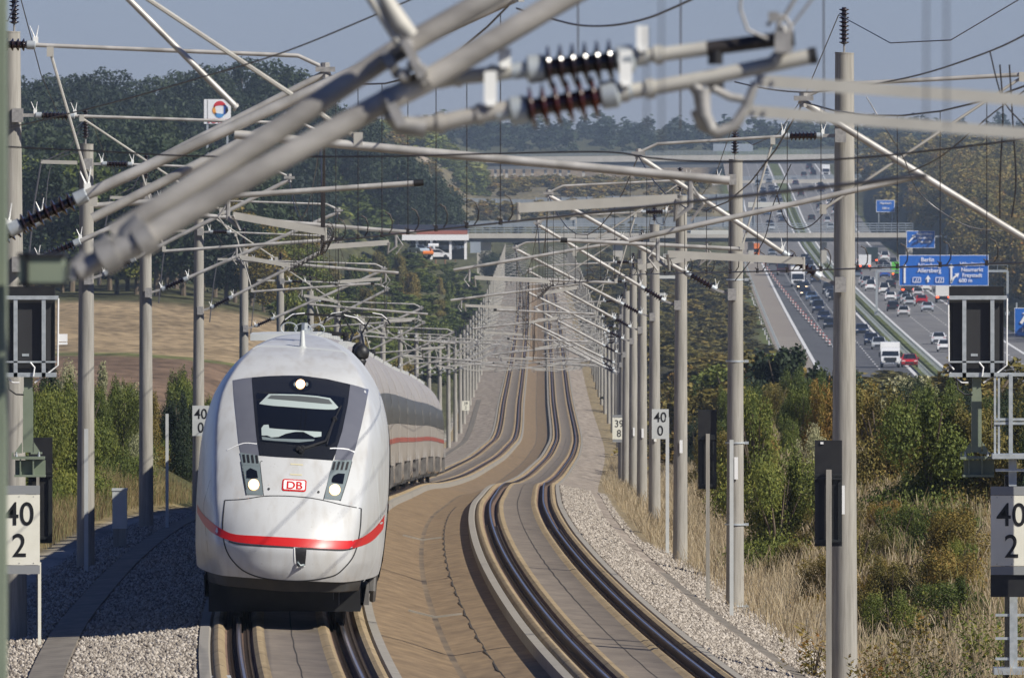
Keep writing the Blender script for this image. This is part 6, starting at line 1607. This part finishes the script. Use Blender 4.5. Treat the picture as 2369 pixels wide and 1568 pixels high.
# path in the meadow left of the line
M['pathm']=mat('pale_gravel_path',(.40,.36,.30),(.48,.44,.37),rough=.95,scale=.8)
mb=MB(); rows=[]
for Z in np.arange(985,1440,12.):
    xp=(918+ (Z-1000)*.004*6-CX)*Z/FP - 9*max(0,(Z-1330)/110)**2; w=.62*(1+(Z-985)/700)
    rows.append([Vector((xp-w,Z,G(xp-w,Z)+.10)),Vector((xp,Z,G(xp,Z)+.14)),Vector((xp+w,Z,G(xp+w,Z)+.10))])
mb.grid(rows); tag(mb.build('path',M['pathm']),kind='structure')
# ------------------------------------------------------------ filling station, totem
Zf=2300.; c=P(1010,600,Zf); fs=empty('filling_station',c,'filling station with white canopy on pillars and a dark roof with a brick-red fascia','filling station')
mb=MB(c); front(mb,905,521,1081,533,Zf+2,9); mb.build('roof',mat('dark_blue_roof',(.03,.035,.06),rough=.5),fs,False)
mb=MB(c); front(mb,905,533,1081,542,Zf+1.9,9); mb.build('fascia',mat('brick_red_fascia',(.30,.10,.07),rough=.6),fs,False)
mb=MB(c); front(mb,930,543,1084,556,Zf,7); mb.build('canopy',M['signwhite'],fs,False)
for x in (965,998,1042,1077):
    mb=MB(c); front(mb,x-3,556,x+3,600,Zf+.5,.5); mb.build('pillar',M['signwhite'],fs,False)
mb=MB(c); front(mb,950,556,1080,600,Zf+6,.5); mb.build('shop_front',M['carglass'],fs,False)
mb=MB(c); front(mb,1088,560,1112,585,Zf+1,2); mb.build('annex',M['railblue'],fs,False)
def parked(x,y,c,l,rz,Z=Zf-6): 
    X=(x-CX)*Z/FP; r=empty('car',(X,Z,-(y-HY)*Z/FP),l,'car'); r.rotation_euler.z=rz; b=link('body',CARP['estate']['body'],r); put_color(b,c); link('windows',CARP['estate']['windows'],r)
    for sx in (-1,1):
        for wy in (-1.35,1.35): w=link('wheel',CARP['estate']['wheel'],r); w.location=(sx*.80,wy,.32)
parked(968,586,(.35,.42,.48),'silver-blue car under the left end of the filling station canopy',.5); parked(1012,597,WHT,'white car in front of the filling station shop',PI/2); parked(985,592,ORG,'orange car at the pumps of the filling station',.2)
parked(1000,575,WHT,'white car behind the pumps of the filling station',.1,Zf+2); parked(1040,580,GRY,'grey car at the right pumps of the filling station',1.2,Zf+2)
for x,cc,l in ((991,(.35,.45,.65),'person in a light blue top standing at the pumps'),(1003,(.7,.72,.75),'person in a white top standing under the canopy')):
    Zp=Zf-2; X=(x-CX)*Zp/FP; zb_=-(590-HY)*Zp/FP
    mb=MB((X,Zp,zb_)); V=Vector((X,Zp,zb_))
    # one continuous lathed-and-branched body
    mb.tube([V+Vector((-.10,0,0)),V+Vector((-.10,0,.45)),V+Vector((-.06,0,.88)),V+Vector((0,0,1.0)),V+Vector((0,0,1.25)),V+Vector((0,0,1.42)),V+Vector((0,0,1.50)),V+Vector((0,0,1.6)),V+Vector((0,0,1.72))],[.06,.07,.10,.16,.17,.16,.06,.10,.06],8)
    mb.tube([V+Vector((.10,0,0)),V+Vector((.10,0,.45)),V+Vector((.05,0,.95))],[.06,.07,.10],8)
    for sx in (-1,1): mb.tube([V+Vector((sx*.16,0,1.40)),V+Vector((sx*.24,0,1.12)),V+Vector((sx*.22,-.05,.84))],[.06,.05,.035],6)
    tag(mb.build('person',mat('clothes',cc,rough=.8)),l,'person')
Zt2=2060.; c=P(503,260,Zt2); tt=empty('price_totem',c,'white sign panel with a round red, blue and orange emblem above the forest','sign panel')
mb=MB(c); front(mb,472,230,534,287,Zt2,.5); mb.build('panel',M['signwhite'],tt,False)
mb=MB(c); front(mb,479,231,481,286,Zt2-.02,.02); mb.build('panel_joint',M['cablegrey'],tt,False)
def arcseg(cx,cy,r0,r1,a0,a1,m,nm='emblem'):
    mb=MB(c); rows=[]
    for i in range(15):
        t=R(a0+(a1-a0)*i/14); k=math.sin(i/14*PI); ra=(r0+r1)/2-(r1-r0)/2*k; rb=(r0+r1)/2+(r1-r0)/2*k
        rows.append([P(cx+ra*math.cos(t),cy-ra*math.sin(t),Zt2-.05),P(cx+rb*math.cos(t),cy-rb*math.sin(t),Zt2-.05)])
    mb.grid(rows); mb.build(nm,m,tt,False)
E_red=mat('emblem_red',(.75,.03,.03),rough=.4);E_blue=mat('emblem_blue',(.03,.12,.55),rough=.4);E_lb=mat('emblem_light_blue',(.10,.35,.75),rough=.4);E_or=mat('emblem_orange',(.85,.35,.04),rough=.4)
arcseg(509,254,10,20,20,170,E_red); arcseg(509,254,9,19,-60,60,E_blue); arcseg(509,254,9,19,205,320,E_lb); arcseg(509,254,10,18,140,240,E_or); arcseg(509,254,12,19,-40,30,E_or)
place_text('lettering','TOTAL',.85,E_red,tt,P(504,281,Zt2-.05),1.2,.02,0,.01)
for x in (480,526): mb=MB(c); mb.bar(P(x,287,Zt2+.25),P(x,360,Zt2+.25),.3,.3); mb.build('totem_leg',M['steel'],tt,False)
# far building-like block on the horizon bridge
mb=MB(P(1690,340,4950)); front(mb,1650,333,1742,350,4950,6); mb.build('x',M['railblue'],None,False); o=bpy.context.scene.objects['x']; o.name='noise_screen'; tag(o,'pale glazed noise screen standing on the far road bridge','noise screen')
# ------------------------------------------------------------ haze
hz=MB(); hz.box((0,3140,0),(1040,6440,2)); ho=hz.build('haze',None if False else mat('tmp',(1,1,1)),None,False)
me=ho.data; xs=[v.co for v in me.vertices]
for v in me.vertices:
    v.co.z = 34. if v.co.z>0 else -60.
hm=bpy.data.materials.new('haze_air'); hm.use_nodes=True; nt=hm.node_tree; nt.nodes.clear(); ou=nt.nodes.new('ShaderNodeOutputMaterial'); pv=nt.nodes.new('ShaderNodeVolumePrincipled')
pv.inputs['Color'].default_value=(.66,.82,1,1); pv.inputs['Density'].default_value=HAZE; pv.inputs['Anisotropy'].default_value=.2
nt.links.new(pv.outputs[0],ou.inputs['Volume']); me.materials.clear(); me.materials.append(hm); tag(ho,kind='stuff'); ho['label']='thin blue autumn haze in the air'
